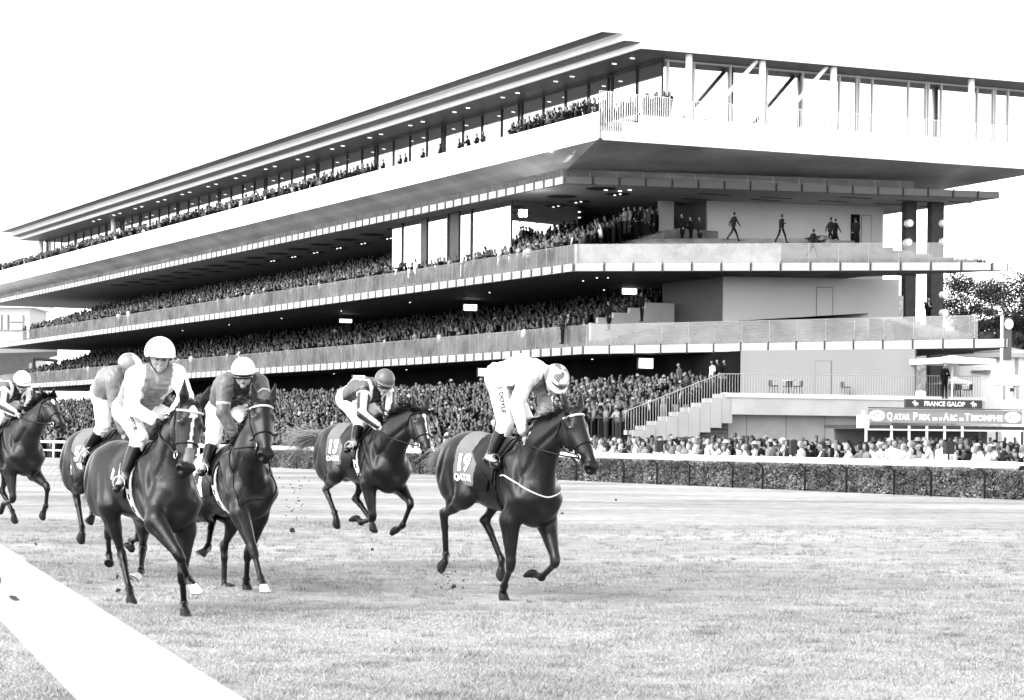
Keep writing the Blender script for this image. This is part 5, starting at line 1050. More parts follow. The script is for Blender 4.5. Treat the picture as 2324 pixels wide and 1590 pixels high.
    strap('browband', bb[ups] + up * .004, .012, M['strapw'] if spec.get('wbrow') else M['leather'])
    bits = []
    for s in (-1, 1):
        top = po + hd * .06 + lat * .2 * s - up * .02; a_ = [po + hd * (.05 + .38 * t) + lat * .2 * s - up * (.03 + .02 * t) for t in np.linspace(0, 1, 12)]; pth = S.march(np.array(a_), np.tile(-lat * s, (12, 1)), .004, .003, 200); strap('cheekpiece', pth, .008, M['leather'])
        th = [po + hd * (.04 + .10 * t) + lat * .2 * s - up * (.02 + .17 * t) for t in np.linspace(0, 1, 8)]; pth2 = S.march(np.array(th), np.tile(-lat * s, (8, 1)), .004, .003, 200); pth2 = [p for p in pth2 if (p - po) @ lat * s > .0]; strap('throatlatch', pth2, .006, M['leather'])
        bp = pth[-1] + lat * s * .01 + hd * .015; bits.append(bp); B = MB(); B.tube([bp + hd * .032 * cos(a) + up * .032 * sin(a) for a in np.linspace(0, 2 * pi, 17)], .005, 6); B.build('bit_ring', M['metal'], root, True)
    # breast girth / martingale
    if spec.get('breast'):
        B = MB(); an = np.linspace(-1.9, 1.9, 34); zc_ = spec.get('bz', 1.12); P_ = np.stack([.45 + .62 * np.cos(an), .6 * np.sin(an), zc_ + .16 * np.abs(np.sin(an)) ** 1.5 + .0 * an], 1); D = np.stack([.40 - P_[:, 0], -P_[:, 1], 0 * an], 1); pth = S.march(P_, D, .006, .004, 200); B.tube(list(pth), .008, 6); B.build('breast_girth', M['strapw'] if spec['breast'] == 'white' else M['leather'], root, True)
    if spec.get('neckstrap'):
        B = MB(); an = np.linspace(0, 2 * pi, 40); ax = unit(A3(.75, 0, .35)); u_ = unit(np.cross(ax, (0, 1, 0))); P_ = A3(.62, 0, 1.36) + np.array([.5 * (cos(a) * u_ + sin(a) * A3(0, 1, 0)) for a in an]); pth = S.march(P_, A3(.62, 0, 1.36) - P_, .006, .004, 300); B.tube(list(pth), .006, 6); B.build('neck_strap', M['leather'], root, True)
    return root, S, bits, dict(po=po, hd=hd, up=up, lat=lat, T=T, J=J)
# ---------------------------------------------------------------- jockeys
M['body'] = mat('skin_and_hair', .3, .55, .15, attr=True); M['silk'] = mat('silks', .5, .42, .4, attr=True, bump=.9, bscale=11); M['breech'] = mat('white_breeches', .72, .6, .3, bump=.5, bscale=12)
M['boot'] = mat('boot_leather', .004, .25, .3); M['capm'] = mat('cap_silk', .5, .4, .4, attr=True); M['goggle'] = mat('goggle_lens', .004, .08, .8); M['tree'] = mat('saddle_flap', .02, .6)
def build_jockey(key, label, hb, look, silk, cap, spec=None):
    spec = spec or {}; H = HORSES[key]; J = {k: np.array(v) for k, v in RIDERS[key].items()}; root_m = frame(H); h = .009
    for k, dv in spec.get('adj', {}).items(): J[k] = J[k] + np.array(dv)
    allp = np.array(list(J.values())); S = SDF(allp.min(0) - .22, allp.max(0) + .22, h)
    latv = unit(J['Ls'] - J['Rs']); fw = unit(look); hc = J['head']; upv = unit(-fw * (fw @ unit(A3(0, 0, 1) + .6 * unit(hc - J['c7']))) + unit(A3(0, 0, 1) + .6 * unit(hc - J['c7']))); hl = np.cross(upv, fw)
    pel, c7 = J['pel'], J['c7']; sp_ = unit(c7 - pel); bk = unit(np.cross(latv, sp_)); bk = bk if bk[2] > 0 else -bk
    def torso(G, g=0.0):
        mid = (pel + c7) / 2 + bk * .045
        for s in (-1, 1): G.cap(pel + latv * .065 * s, mid + latv * .06 * s, .115 + g, .112 + g, .05); G.cap(mid + latv * .06 * s, c7 - sp_ * .08 + latv * .085 * s - bk * .02, .112 + g, .112 + g, .05)
        G.cap(c7 - sp_ * .03 + latv * .13 - bk * .01, c7 - sp_ * .03 - latv * .13 - bk * .01, .065 + g, .065 + g, .05)
    def arm(G, n, g=0.0, t1=1.0):
        s = -1 if n == 'R' else 1; sh, e, w = J[n + 's'], J[n + 'e'], J[n + 'h']; G.cap(sh, e, .056 + g, .044 + g, .04); G.cap(e, e + (w - e) * t1, .045 + g, .031 + g * .9, .02)
    def leg(G, n, g=0.0, part='all'):
        s = -1 if n == 'R' else 1; hp = pel + latv * .085 * s - sp_ * .02; k, a_ = J[n + 'k'], J[n + 'a']
        if part in ('all', 'up'): G.cap(hp, k, .098 + g, .064 + g, .05); G.ell(hp - bk * -.02, (.11 + g, .11 + g, .12 + g), .05); G.cap(k, k + (a_ - k) * (.16 if part == 'up' else 1), .062 + g, (.060 if part == 'up' else .042) + g, .02)
        if part == 'all' or part == 'down': G.cap(k + (a_ - k) * .1, a_, .060 + g, .040 + g, .02); G.cap(k + (a_ - k) * .3 - A3(.02, 0, 0), k + (a_ - k) * .5 - A3(.015, 0, 0), .045 + g, .04 + g, .03)
    torso(S); 
    for n in 'RL': arm(S, n); leg(S, n); S.cap(J[n + 'a'], J[n + 't'], .038, .034, .02)
    S.cap(c7 - sp_ * .02, hc - fw * .02 - upv * .05, .058, .052, .03); S.ell(hc, (.088, .088, .10), .02); MH = np.array([fw, hl, upv])
    fc = hc + fw * .02 - upv * .055; S.ell(fc, (.082, .066, .095), .02, M=MH); S.ell(fc + fw * .085 - upv * .005, (.020, .013, .024), .012, M=MH); S.ell(fc + fw * .055 - upv * .085, (.026, .028, .02), .015, M=MH); S.ell(fc + fw * .07 - upv * .042, (.014, .026, .010), .008, M=MH)
    for s in (-1, 1): S.ell(fc + fw * .078 + hl * .030 * s + upv * .022, (.014, .014, .009), 0, M=MH, sub=True); S.ell(hc + hl * .083 * s - upv * .03 - fw * .01, (.02, .010, .028), .006, M=MH); S.ell(fc + fw * .05 + hl * .040 * s - upv * .01, (.026, .018, .018), .015, M=MH)
    # hands: palm, four curled fingers, thumb
    for n in 'RL':
        s = -1 if n == 'R' else 1; w = J[n + 'h']; d = unit(w - J[n + 'e']); sd_ = unit(np.cross(d, (0, 0, 1))); pn = unit(np.cross(sd_, d)); pc = w + d * .035
        S.ell(pc, (.042, .038, .024), .012, M=np.array([d, sd_, pn]))
        for i in range(4):
            b0 = pc + d * .030 + sd_ * (-.027 + .018 * i); l_ = (.030, .034, .032, .026)[i]; b1 = b0 + d * l_ * .8 - pn * l_ * .5; b2 = b1 - pn * l_ * .8 - d * l_ * .35; S.cap(b0, b1, .0095, .0088, .004); S.cap(b1, b2, .0088, .0075, .003)
        tb = pc - d * .005 - sd_ * .03 * -s * -1; S.cap(tb, tb + d * .025 - pn * .018 + sd_ * .01 * s, .011, .009, .005); S.cap(tb + d * .025 - pn * .018 + sd_ * .01 * s, tb + d * .045 - pn * .026, .009, .008, .003)
    V, Q = S.mesh(); V = relax(V, Q, 1, .3); c = np.full(len(V), .26); q = V - fc; x, y, z = q @ fw, q @ hl, q @ upv; isf = (abs(y) < .075) & (x > .02) & (np.linalg.norm(q, axis=1) < .14)
    for s in (-1, 1): c[isf & (((y - .03 * s) / .017) ** 2 + ((z - .02) / .009) ** 2 < 1)] = .02; c[isf & (((y - .03 * s) / .024) ** 2 + ((z - .042) / .006) ** 2 < 1)] = .04
    c[isf & ((y / .026) ** 2 + ((z + .048) / .0065) ** 2 < 1) & (x > .05)] = .5 if spec.get('smile') else .06; c[isf & (z < -.06)] *= .8
    c[(np.linalg.norm(V - hc, axis=1) < .13) & ((V - hc) @ fw < -.01) & ((V - hc) @ upv > -.06)] = .02
    for n in 'RL':
        if n in spec.get('gloves', ''): c[np.linalg.norm(V - J[n + 'h'] - unit(J[n + 'h'] - J[n + 'e']) * .04, axis=1) < .085] = .012
    ro = link('person', npmesh('person', V, Q, c), M['body'], None, True); ro.matrix_world = root_m; tag(ro, label, 'person', None)
    lo, hi, GG = S.lo, S.lo + (S.n - 1) * h, h
    def garment(name, fn_, m, colf=None, clip=None):
        G = SDF(lo, hi, .0105); fn_(G); D = G.Fd
        if clip is not None: Xg, Yg, Zg = G.grid(); D = np.maximum(D, clip(Xg, Yg, Zg)).astype(np.float32)
        v, q_ = G.mesh(D)
        # soft folds
        if name in ('silks', 'breeches'): 
            nn = .0055 * np.sin(v @ A3(55, 30, 60) + 2.5 * np.sin(v @ A3(20, -35, 15))) + .0045 * np.sin(v @ A3(-40, 70, 30)); v = v + nn[:, None] * unit(bk)
        o = link(name, npmesh(name, v, q_, colf(v) if colf else None), m, ro, True); return o
    plane = lambda c0, n_: (lambda x, y, z: (x - c0[0]) * n_[0] + (y - c0[1]) * n_[1] + (z - c0[2]) * n_[2])
    garment('silks', lambda G: (torso(G, .026), arm(G, 'R', .024, .86), arm(G, 'L', .024, .86), G.cap(c7 + sp_ * .0, c7 + sp_ * .045, .075, .062, .02)), M['silk'], lambda v: silk(v, J, dict(pel=pel, c7=c7, sp=sp_, bk=bk, lat=unit(latv - sp_ * (latv @ sp_)))), plane(pel + sp_ * .04, -sp_))
    garment('breeches', lambda G: (leg(G, 'R', .012, 'up'), leg(G, 'L', .012, 'up'), G.cap(pel - latv * .06, pel + latv * .06, .125, .125, .04)), M['breech'])
    for n in 'RL':
        garment('boot', lambda G: (leg(G, n, .006, 'down'), G.cap(J[n + 'a'] - unit(J[n + 't'] - J[n + 'a']) * .035 + A3(0, 0, -.02), J[n + 't'], .044, .036, .02)), M['boot'])
        B = MB(); ft = J[n + 'a'] * .35 + J[n + 't'] * .65 + A3(0, 0, -.035); fdx = unit(np.cross(unit(J[n + 't'] - J[n + 'a']), (0, 0, 1))); B.tube([ft + fdx * .055 * cos(a) + A3(0, 0, .055 + .065 * sin(a)) for a in np.linspace(-pi * .83, pi * 1.17 - .02, 20)], .006, 6)
        top_ = A3(.10, (-.27 if n == 'R' else .27), 1.42); B.tube([ft + A3(0, 0, .12), top_], .009, 5, sq=.4); B.build('stirrup', M['metal'], hb, True)
    # helmet
    B = MB(); nu, nv = 26, 12; hcn = hc + upv * .012 - fw * .008; Vh, Fh, Ch = [], [], []; hs = spec.get('hs', 1.0); rx, ry, rz_ = .134 * hs, .114 * hs, .122 * hs
    for j in range(nv + 1):
        ph = pi / 2 - (pi / 2 + .32) * j / nv
        for i in range(nu):
            th = 2 * pi * i / nu; a = .94 if j == nv else 1; d = fw * cos(th) * cos(ph) * rx + hl * sin(th) * cos(ph) * ry + upv * sin(ph) * rz_; Vh.append(hcn + d * a + (fw * 0)); Ch.append(cap(th, ph))
    Fh = [[j * nu + i, j * nu + (i + 1) % nu, (j + 1) * nu + (i + 1) % nu, (j + 1) * nu + i] for j in range(nv) for i in range(nu)]
    Vh = np.array(Vh); fr_ = (Vh - hcn) @ fw > .05; low = ((Vh - hcn) @ upv < -.012) & fr_; Vh[low] += upv * .022
    me = npmesh('helmet', Vh, Fh, np.array(Ch)); he = link('helmet', me, M['capm'], ro, True); so2 = he.modifiers.new('t', 'SOLIDIFY'); so2.thickness = .006; ss = he.modifiers.new('s', 'SUBSURF'); ss.levels = 1; ss.render_levels = 1
    B = MB(); rows = []; 
    for r, dz in ((.98, -.002), (1.12, -.008), (1.25, -.018)):
        rows.append([hcn + upv * (.004 + dz) + fw * cos(t_) * rx * (r if abs(t_) < .9 else r - (abs(t_) - .9) * .9 * (r - .98) / .4) + hl * sin(t_) * ry * (1.0 + (r - 1) * .35) for t_ in np.linspace(-1.25, 1.25, 15)])
    Vp = [p for r_ in rows for p in r_] + [p - upv * .006 for r_ in rows for p in r_]; n_ = 15; Fp = [[i * n_ + k, i * n_ + k + 1, (i + 1) * n_ + k + 1, (i + 1) * n_ + k] for i in range(2) for k in range(n_ - 1)]; Fp += [[f + 45 for f in q][::-1] for q in Fp] + [[30 + k, 31 + k, 76 + k, 75 + k] for k in range(14)]
    pk = link('peak', npmesh('peak', np.array(Vp), Fp, np.full(len(Vp), spec.get('peak', .7))), M['capm'], he, True)
    B = MB(); gy = spec.get('gog', 'eyes'); gz = {'brim': .034, 'fore': -.014}.get(gy, -.055)
    gp = [hcn + upv * (gz if abs(t_) < 1.1 else gz + .01) + (fw * cos(t_) * (.114 if gy == 'eyes' else .124 * hs) + hl * sin(t_) * (.096 if gy == 'eyes' else .104 * hs)) for t_ in np.linspace(-1.0, 1.0, 13)]; B.tube(gp, .020 if gy == 'eyes' else .013, 8, sq=1.0); B.build('goggles', M['goggle'], he, True)
    if gy != 'brim': B = MB(); B.tube([hcn + upv * (-.012) + (fw * cos(t_) * .130 + hl * sin(t_) * .112) * hs for t_ in np.linspace(.9, 2 * pi - .9, 24)], .006, 6); B.build('goggle_strap', M['leather'], he, True)
    for s in (-1, 1):
        B = MB(); B.tube([hcn + hl * .10 * s - upv * .02, fc + hl * .072 * s - upv * .04, fc - upv * .105 + fw * .03 + hl * .015 * s], .006, 6); B.build('chin_strap', M['leather'], he, True)
    return ro, J, dict(fw=fw, up=upv, hc=hc, fc=fc, hl=hl, S=S)
def reins(hroot, bits, J, col='leather', HSDF=None):
    for s, bp in zip((-1, 1), bits):
        n = 'R' if s < 0 else 'L'; hnd = J[n + 'h'] + unit(J[n + 'h'] - J[n + 'e']) * .05; 
        pth = np.array([bp + (hnd - bp) * t + A3(0, 0, -.035 * sin(pi * t)) for t in np.linspace(0, 1, 18)])
        for _ in range(60):
            ins = HSDF.value(pth) < .010; ins[0] = ins[-1] = False
            if not ins.any(): break
            pth[ins] += A3(0, .006 * s, 0)
        for _ in range(3): pth[1:-1] = (pth[:-2] + 2 * pth[1:-1] + pth[2:]) / 4
        B = MB(); B.tube(list(pth), .0085, 6); B.build('rein', M[col], hroot, True)
        B = MB(); B.tube([hnd, (hnd + A3(.42, 0, 1.62)) / 2 + A3(0, -.0, -.05), A3(.36, -.19 * 1, 1.45)], .006, 6); B.build('rein_loop', M['leather'], hroot, True)
def seam_col(base): return lambda v, J, f: np.full(len(v), base)
def is_arm(v, J): 
    out = np.zeros(len(v), bool); par = np.zeros(len(v)); 
    for n in 'RL':
        for a, b in ((J[n + 's'], J[n + 'e']), (J[n + 'e'], J[n + 'h'])):
            ab = b - a; t = ((v - a) @ ab) / (ab @ ab); d = np.linalg.norm(v - a - np.clip(t, 0, 1)[:, None] * ab, axis=1); out |= (d < .10) & (t > (.02 if (a is J[n + 's']) else 0))
    return out
def limbside(v, J):
    s = np.full(len(v), 9.)
    for n in 'RL':
        for a, b in ((J[n + 's'], J[n + 'e']), (J[n + 'e'], J[n + 'h'])):
            ab = b - a; t = np.clip(((v - a) @ ab) / (ab @ ab), 0, 1); r = v - a - t[:, None] * ab; side = unit(np.cross(ab, (0, 1, 0))); d = np.linalg.norm(r, axis=1); ang = np.arctan2(r @ unit(np.cross(ab, side)), r @ side); m = d < .08; s[m] = ang[m]
    return s
def silk_white(v, J, f): c = np.full(len(v), .72); w = (v - f['pel']) @ f['sp']; c[(((v - f['pel']) @ f['lat']) ** 2 < .012) & (((v - f['c7']) @ f['bk']) < -.03) & (w > .12)] = .17; return c
def silk_vest(v, J, f): a = is_arm(v, J); q = np.abs((v - f['pel']) @ f['lat']); w = (v - f['pel']) @ f['sp']; c = np.where(a | ((q > .115) & (w > .25)), .75, .17); return c
def silk_grey(v, J, f): return np.where(is_arm(v, J), .13, .15) + 0 * v[:, 0]
def silk_dark(v, J, f):
    a = is_arm(v, J); c = np.where(a, .075, .085); t = (v - J['Rs']) @ unit(J['Re'] - J['Rs']); c[(((v - f['c7']) @ f['bk']) < .02) & ~a & (np.abs((v - f['pel']) @ f['lat']) < .12)] = .012
    for n in 'RL': ab = unit(J[n + 'e'] - J[n + 's']); q = (v - J[n + 's']) @ ab; c[a & (np.linalg.norm(v - J[n + 's'], axis=1) < .3) & (np.abs(q - .20) < .009)] = .5
    return c
def silk_stripe(v, J, f):
    a = is_arm(v, J); s = limbside(v, J); c = np.where(a, np.where(np.sin(s * 3 + .4) > 0, .7, .008), .07); q = (v - f['pel']) @ f['lat']; fr = ((v - f['c7']) @ f['bk']) < -.01; c[fr & ~a] = .01; c[~a & (np.abs(np.abs(q) - .125) < .022)] = .7; return c
cap_plain = lambda v: (lambda th, ph: v)
def cap_check(th, ph): return .72 if (sin(th * 3 + 1.2 * sin(ph * 3)) * (1 if ph > .55 else -1) > -.1 + .3 * (ph > .9)) else .11
def cap_band(th, ph): return .05 if -.02 < ph < .08 else .75
def cap_half(th, ph): return .7 if (sin(2 * th + 2.2 * ph) > .35 and ph > .1) else .15
def lettering_on(Jo, frm_root, txt, a, b, off, size, m='inkd', S=None, view=None):
    """short word running from a to b on a limb, turned towards direction view (local)"""
    a, b = np.array(a), np.array(b); ex = unit(b - a); vw = unit(view); vw = unit(vw - ex * (vw @ ex)); ez = np.cross(vw, ex); v, f_ = textmesh(txt, size, bold=.002, fine=1); L = np.linalg.norm(b - a); 
    if v[:, 0].max() - v[:, 0].min() > 1e-6: v[:, 0] *= L / (v[:, 0].max() - v[:, 0].min())
    P_ = (a + b) / 2 + v[:, :1] * ex + (v[:, 1:2] - size * .35) * ez + vw * .2; P_ = S.march(P_, np.tile(-vw, (len(P_), 1)), off, .003, 200); link('lettering', npmesh('lettering', P_, f_), M[m], frm_root)
HL = {}
def rider(key, hlabel, jlabel, coat, hspec, look, silk, cap, jspec=None, rein='leather', h=.0135):
    hr, S, bits, fr = build_horse(key, hlabel, coat, hspec, h); jr, J, jf = build_jockey(key, jlabel, hr, look, silk, cap, jspec); reins(hr, bits, J, rein, S); HL[key] = (hr, S, fr, jr, J, jf); return hr, jr
rider('h6', 'leading bay racehorse in the middle, white breast girth, nearest the photo centre', 'jockey in white bent double over the leading horse, patterned cap, face hidden', .0075,
      dict(ground=('RF',), num='19', word='QATAR', breast='white', bz=1.13, wbrow=1, wgirth=0, tail=(-.9, 0, -.5), taillen=.55, lightcannon=1, paletail=1, fly=.25), (.62, -.12, -.78), silk_white, cap_check, dict(peak=.72, gog='brim'))
rider('h5', 'bay racehorse with white face stripe and flying tail, galloping alone behind the middle', 'jockey in dark plain cap and striped sleeves on the middle horse', .0075,
      dict(num='13', word='QATAR', wcloth=0, blaze='strip', wgirth=1, tail=(-.95, -.35, -.1), tgrav=.8, taillen=.85, paletail=1, fly=1.0), (.86, -.30, -.42), silk_stripe, cap_plain(.085), dict(peak=.09, gloves='L'))
rider('h4', 'dark bay racehorse running head-on, right of the smiling jockey', 'jockey in dark silks and plain white cap looking down, second from the rail', .0065,
      dict(ground=('LF',), head=1.12, num='4', wcloth=1, neckstrap=1, wbrow=1, white=['RF'], tail=(-.8, 0, -.6), fly=.2, wgirth=1), (.88, -.36, -.32), silk_dark, cap_plain(.76), dict(peak=.5))
rider('h3', 'foreground bay racehorse with long white blaze, nearest the left rail', 'smiling jockey in white with grey vest and white cap on the nearest left horse', .0065,
      dict(ground=('LF',), head=1.15, blaze='long', white=['RF', 'LH'], wbrow=1, wgirth=1, tail=(-.85, .1, -.6), fly=.2, nocloth=1), (.90, -.30, -.12), silk_vest, cap_plain(.78), dict(peak=.6, gog='fore', smile=1, gloves='RL', hs=1.17))
rider('h2', 'racehorse with number 5 cloth, half hidden behind the front left horse', 'jockey in grey silks seen behind the smiling one, back turned', .0065,
      dict(num='5', word='QATAR', lightcannon=1, tail=(-.75, .25, -.75), paletail=1, fly=.4), (.75, .45, -.40), silk_grey, cap_half, dict(peak=.14))
rider('h1', 'dark racehorse with small white star, cut off by the left edge', 'jockey in striped silks and banded white cap at the left edge', .0075,
      dict(blaze='star', tail=(-.9, 0, -.4), fly=.9), (.84, -.28, -.45), silk_stripe, cap_band, dict(peak=.7))
# names down the breeches of two riders
def view_local(key): Mi = HL[key][0].matrix_world.inverted(); v = Mi @ Vector((0, 0, CH)); return np.array(v)
for key, txt, u0, u1 in (('h6', 'J. DOYLE', .25, .82), ('h3', 'DETTORI', .50, .95)):
    hr, S, fr, jr, J, jf = HL[key]; G = jf['S']; hp = J['pel'] - unit(J['Ls'] - J['Rs']) * .09; k = J['Rk']; a = hp + (k - hp) * u0; b = hp + (k - hp) * u1; vl = view_local(key); lettering_on(J, jr, txt, a, b, .018, .055, 'inkd', G, vl - (a + b) / 2)
hr, S, fr, jr, J, jf = HL['h4']; c = J['pel'] * .45 + J['c7'] * .55; vl = view_local('h4'); rt_ = unit(np.cross(A3(0, 0, 1), vl - c)); lettering_on(J, jr, 'FIVE', c - rt_ * .09 - A3(0, 0, .05), c + rt_ * .05 - A3(0, 0, .05), .024, .05, 'ink', jf['S'], vl - c)
hr, S, fr, jr, J, jf = HL['h5']; B = MB(); q = J['Rh'] + A3(-.02, -.03, .03); B.tube([q + A3(.04, 0, .06), q, q + A3(-.12, -.07, -.30), q + A3(-.22, -.10, -.62)], .007, 6); B.build('whip', M['leather'], jr, True)
# ================================================================= RIGHT AND LEFT BACKGROUND
zr = lambda x, y: zz(x, y, 2100, 740, 4.97)
zb = lambda x, y: zz(x, y, 2140, 960, 5.533)
def lkp(mb, name, m, par, smooth=False, col=False):
    o = mb.build(name, m, None, smooth, col); o.parent = par; o.matrix_parent_inverse = Matrix.Translation(-Vector(par.location)); return o
# sign board
A = at(*zr(820, 1388), 103.0); sg2 = empty('sign_board', A, 0, 'long dark sign board with white words above the grey banner', 'sign')
w_ = ee; a = A; b = on(*zr(1768, 1390), A, w_); zt_ = on(*zr(820, 1283), A, w_)[2]; L = np.linalg.norm((b - a)[:2])
s = MB(); s.box(a, w_, d1, L, .15, a[2], zt_); lkp(s, 'board', mat('sign_dark', .035, .5), sg2)
M['signw'] = mat('sign_white', .8, .6); hz_ = zt_ - a[2]
def stxt(txt, u0, u1, zbase, size, par, m='signw', bold=.0, O=A, nrm=None, zf_=zr):
    p0 = on(*zf_(u0, 1340), O, w_); p1 = on(*zf_(u1, 1340), O, w_); c_ = (p0 + p1) / 2; c_[2] = zbase; c_ = c_ + ne * .03; o = sign_text('lettering', txt, size, c_, w_, (0, 0, 1), M[m], None, ne, bold, .0, np.linalg.norm((p1 - p0)[:2])); o.parent = par; o.matrix_parent_inverse = Matrix.Translation(-Vector(par.location))
stxt('FRANCE GALOP', 1040, 1548, a[2] + hz_ * .24, hz_ * .74, sg2, bold=.012)
def emblem(u0, u1, par, flip=1):   # a galloping horse and rider in plain silhouette
    p0 = on(*zr(u0, 1340), A, w_); p1 = on(*zr(u1, 1340), A, w_); W_ = np.linalg.norm((p1 - p0)[:2]); c0 = (p0 + p1) / 2; c0[2] = a[2] + hz_ * .5; c0 = c0 + ne * .03
    P2 = [(-.5, .0), (-.3, .12), (-.1, .12), (.0, .32), (.18, .38), (.16, .24), (.3, .2), (.5, .12), (.46, .02), (.3, .04), (.18, -.06), (.26, -.3), (.16, -.3), (.08, -.1), (-.06, -.12), (-.02, -.38), (-.12, -.36), (-.18, -.1), (-.4, -.26), (-.44, -.2), (-.3, -.04)]
    B = MB(); B.add([c0 + w_ * x * W_ * flip + np.array([0, 0, y * W_]) for x, y in P2], [list(range(len(P2)))]); lkp(B, 'emblem', M['signw'], par)
emblem(890, 975, sg2, -1); emblem(1615, 1700, sg2, -1)
# banner over the booth
A2 = at(*zb(160, 535), 101.0); bn = empty('banner', A2, 0, 'long grey banner with white lettering and two oval emblems over the booth', 'banner')
b2 = on(*zb(2295, 552), A2, w_); zt2 = on(*zb(175, 348), A2, w_)[2]; L2 = np.linalg.norm((b2 - A2)[:2]); s = MB(); s.box(A2, w_, d1, L2, .05, A2[2], zt2); lkp(s, 'cloth', mat('banner_cloth', .22, .7, nvar=.05, nscale=1), bn)
bh = zt2 - A2[2]
for t_, x0, x1, hh_ in (('Q', 425, 500, .80), ('ATAR', 515, 745, .62), ('P', 785, 850, .80), ('RIX', 862, 1020, .62), ('DE', 1055, 1120, .26), ("L'", 1150, 1188, .26), ('A', 1200, 1290, .80), ('RC', 1298, 1395, .62), ('DE', 1425, 1485, .26), ('T', 1500, 1575, .80), ('RIOMPHE', 1585, 2025, .62)):
    p0 = on(*zb(x0, 490), A2, w_); p1 = on(*zb(x1, 490), A2, w_); c_ = (p0 + p1) / 2; c_[2] = A2[2] + bh * .24; c_ += ne * .02; o = sign_text('lettering', t_, bh * hh_ * .95, c_, w_, (0, 0, 1), M['signw'], None, ne, .02, 0, np.linalg.norm((p1 - p0)[:2])); o.parent = bn; o.matrix_parent_inverse = Matrix.Translation(-Vector(bn.location))
for x0, x1 in ((180, 398), (2052, 2278)):
    p0 = on(*zb(x0, 430), A2, w_); p1 = on(*zb(x1, 430), A2, w_); c_ = (p0 + p1) / 2; c_[2] = A2[2] + bh * .52; W_ = np.linalg.norm((p1 - p0)[:2]) / 2
    B = MB(); B.disc(c_ + ne * .02, ne, bh * .42, 26, W_); em = lkp(B, 'emblem', M['signw'], bn)
    B = MB(); B.disc(c_ + ne * .03 + w_ * W_ * .05, ne, bh * .20, 20, W_ * .62); lkp(B, 'emblem_ring', M['fascia'], bn); B = MB(); B.disc(c_ + ne * .04 + w_ * W_ * .08 - [0, 0, bh * .03], ne, bh * .13, 16, W_ * .42); lkp(B, 'emblem_centre', M['signw'], bn)
# booth under the banner
bo = empty('spectator_booth', A2, 0, 'low open booth with dark posts under the grey banner, people inside', 'booth')
s = MB(); s.box(A2 - ee * .3 + d1 * .1, w_, d1, L2 + .6, 3.0, A2[2] - .28, A2[2] - .12); lkp(s, 'roof', M['steel'], bo)
s = MB(); s.box(A2 + d1 * 2.6, w_, d1, L2, .1, -.4, A2[2] - .3); lkp(s, 'back_wall', M['soffit'], bo)
for x in (140, 490, 735, 980, 1225, 1470, 1710, 1950, 2300):
    p = on(*zb(x, 600), A2, w_); s = MB(); s.cbox((p[0], p[1], (A2[2] - .28) / 2), .09, .09, A2[2], .4); lkp(s, 'post', M['rail'] if x < 1600 else M['steel'], bo)
for z, r, m in ((A2[2] - .34, .045, 'rail'), (zt2 + .06, .03, 'steel')):
    s = MB(); s.tube([(*(A2 - ne * -.05)[:2], z), (*(A2 + w_ * L2 - ne * -.05)[:2], z)], r, 6); lkp(s, 'truss_bar', M[m], bo)
for z in (.75, .95, 1.12):
    s = MB(); s.tube([(*A2[:2], z), (*(A2 + w_ * L2)[:2], z)], .02, 5); lkp(s, 'guard_bar', M['steel'], bo)
bd = (('woman', 235, 720, 'camera', 'dark', 'person in black lifting a camera at the left corner of the booth'), ('x', 415, 735, 'long', 'mid', 'long-haired person, second from the left inside the booth'), ('x', 575, 735, 'long', 'dark', 'long-haired woman, left of a pair in the second bay of the booth'), ('x', 655, 740, 'long', 'dark', 'long-haired woman, right of a pair in the second bay of the booth'), ('x', 835, 735, 'camera', 'mid', 'person with raised hands in the third bay of the booth'), ('x', 895, 745, 'long', 'pale', 'fair woman standing right of the raised hands in the third bay'), ('x', 1025, 740, 'rail', 'dark', 'dark-clad person bending in the fourth bay of the booth'), ('x', 1105, 735, 'fold', 'dark', 'grey-haired man with folded arms in the fourth bay of the booth'), ('x', 1290, 730, 'camera', 'dark', 'dark figure with raised hands in the fifth bay of the booth'), ('x', 1385, 740, 'cap', 'pale', 'person in pale clothes and cap in the fifth bay of the booth'), ('x', 1565, 745, 'fold', 'suit', 'man with a white shirt front in the sixth bay of the booth'), ('x', 1860, 745, 'fold', 'mid', 'lone person in the seventh bay of the booth'), ('x', 2065, 740, 'stand', 'mid', 'person at the left of the last bay of the booth'), ('x', 2200, 745, 'camera', 'pale', 'pale-clad person at the right end of the booth'))
for _, x, y, ps, tn_, lb in bd: p = on(*zb(x, 600), A2 + d1 * 1.0, w_); p[2] = .05; person(p, ne[:2] + nf[:2] * .6, ps, tn_, lb, None, 1.0)
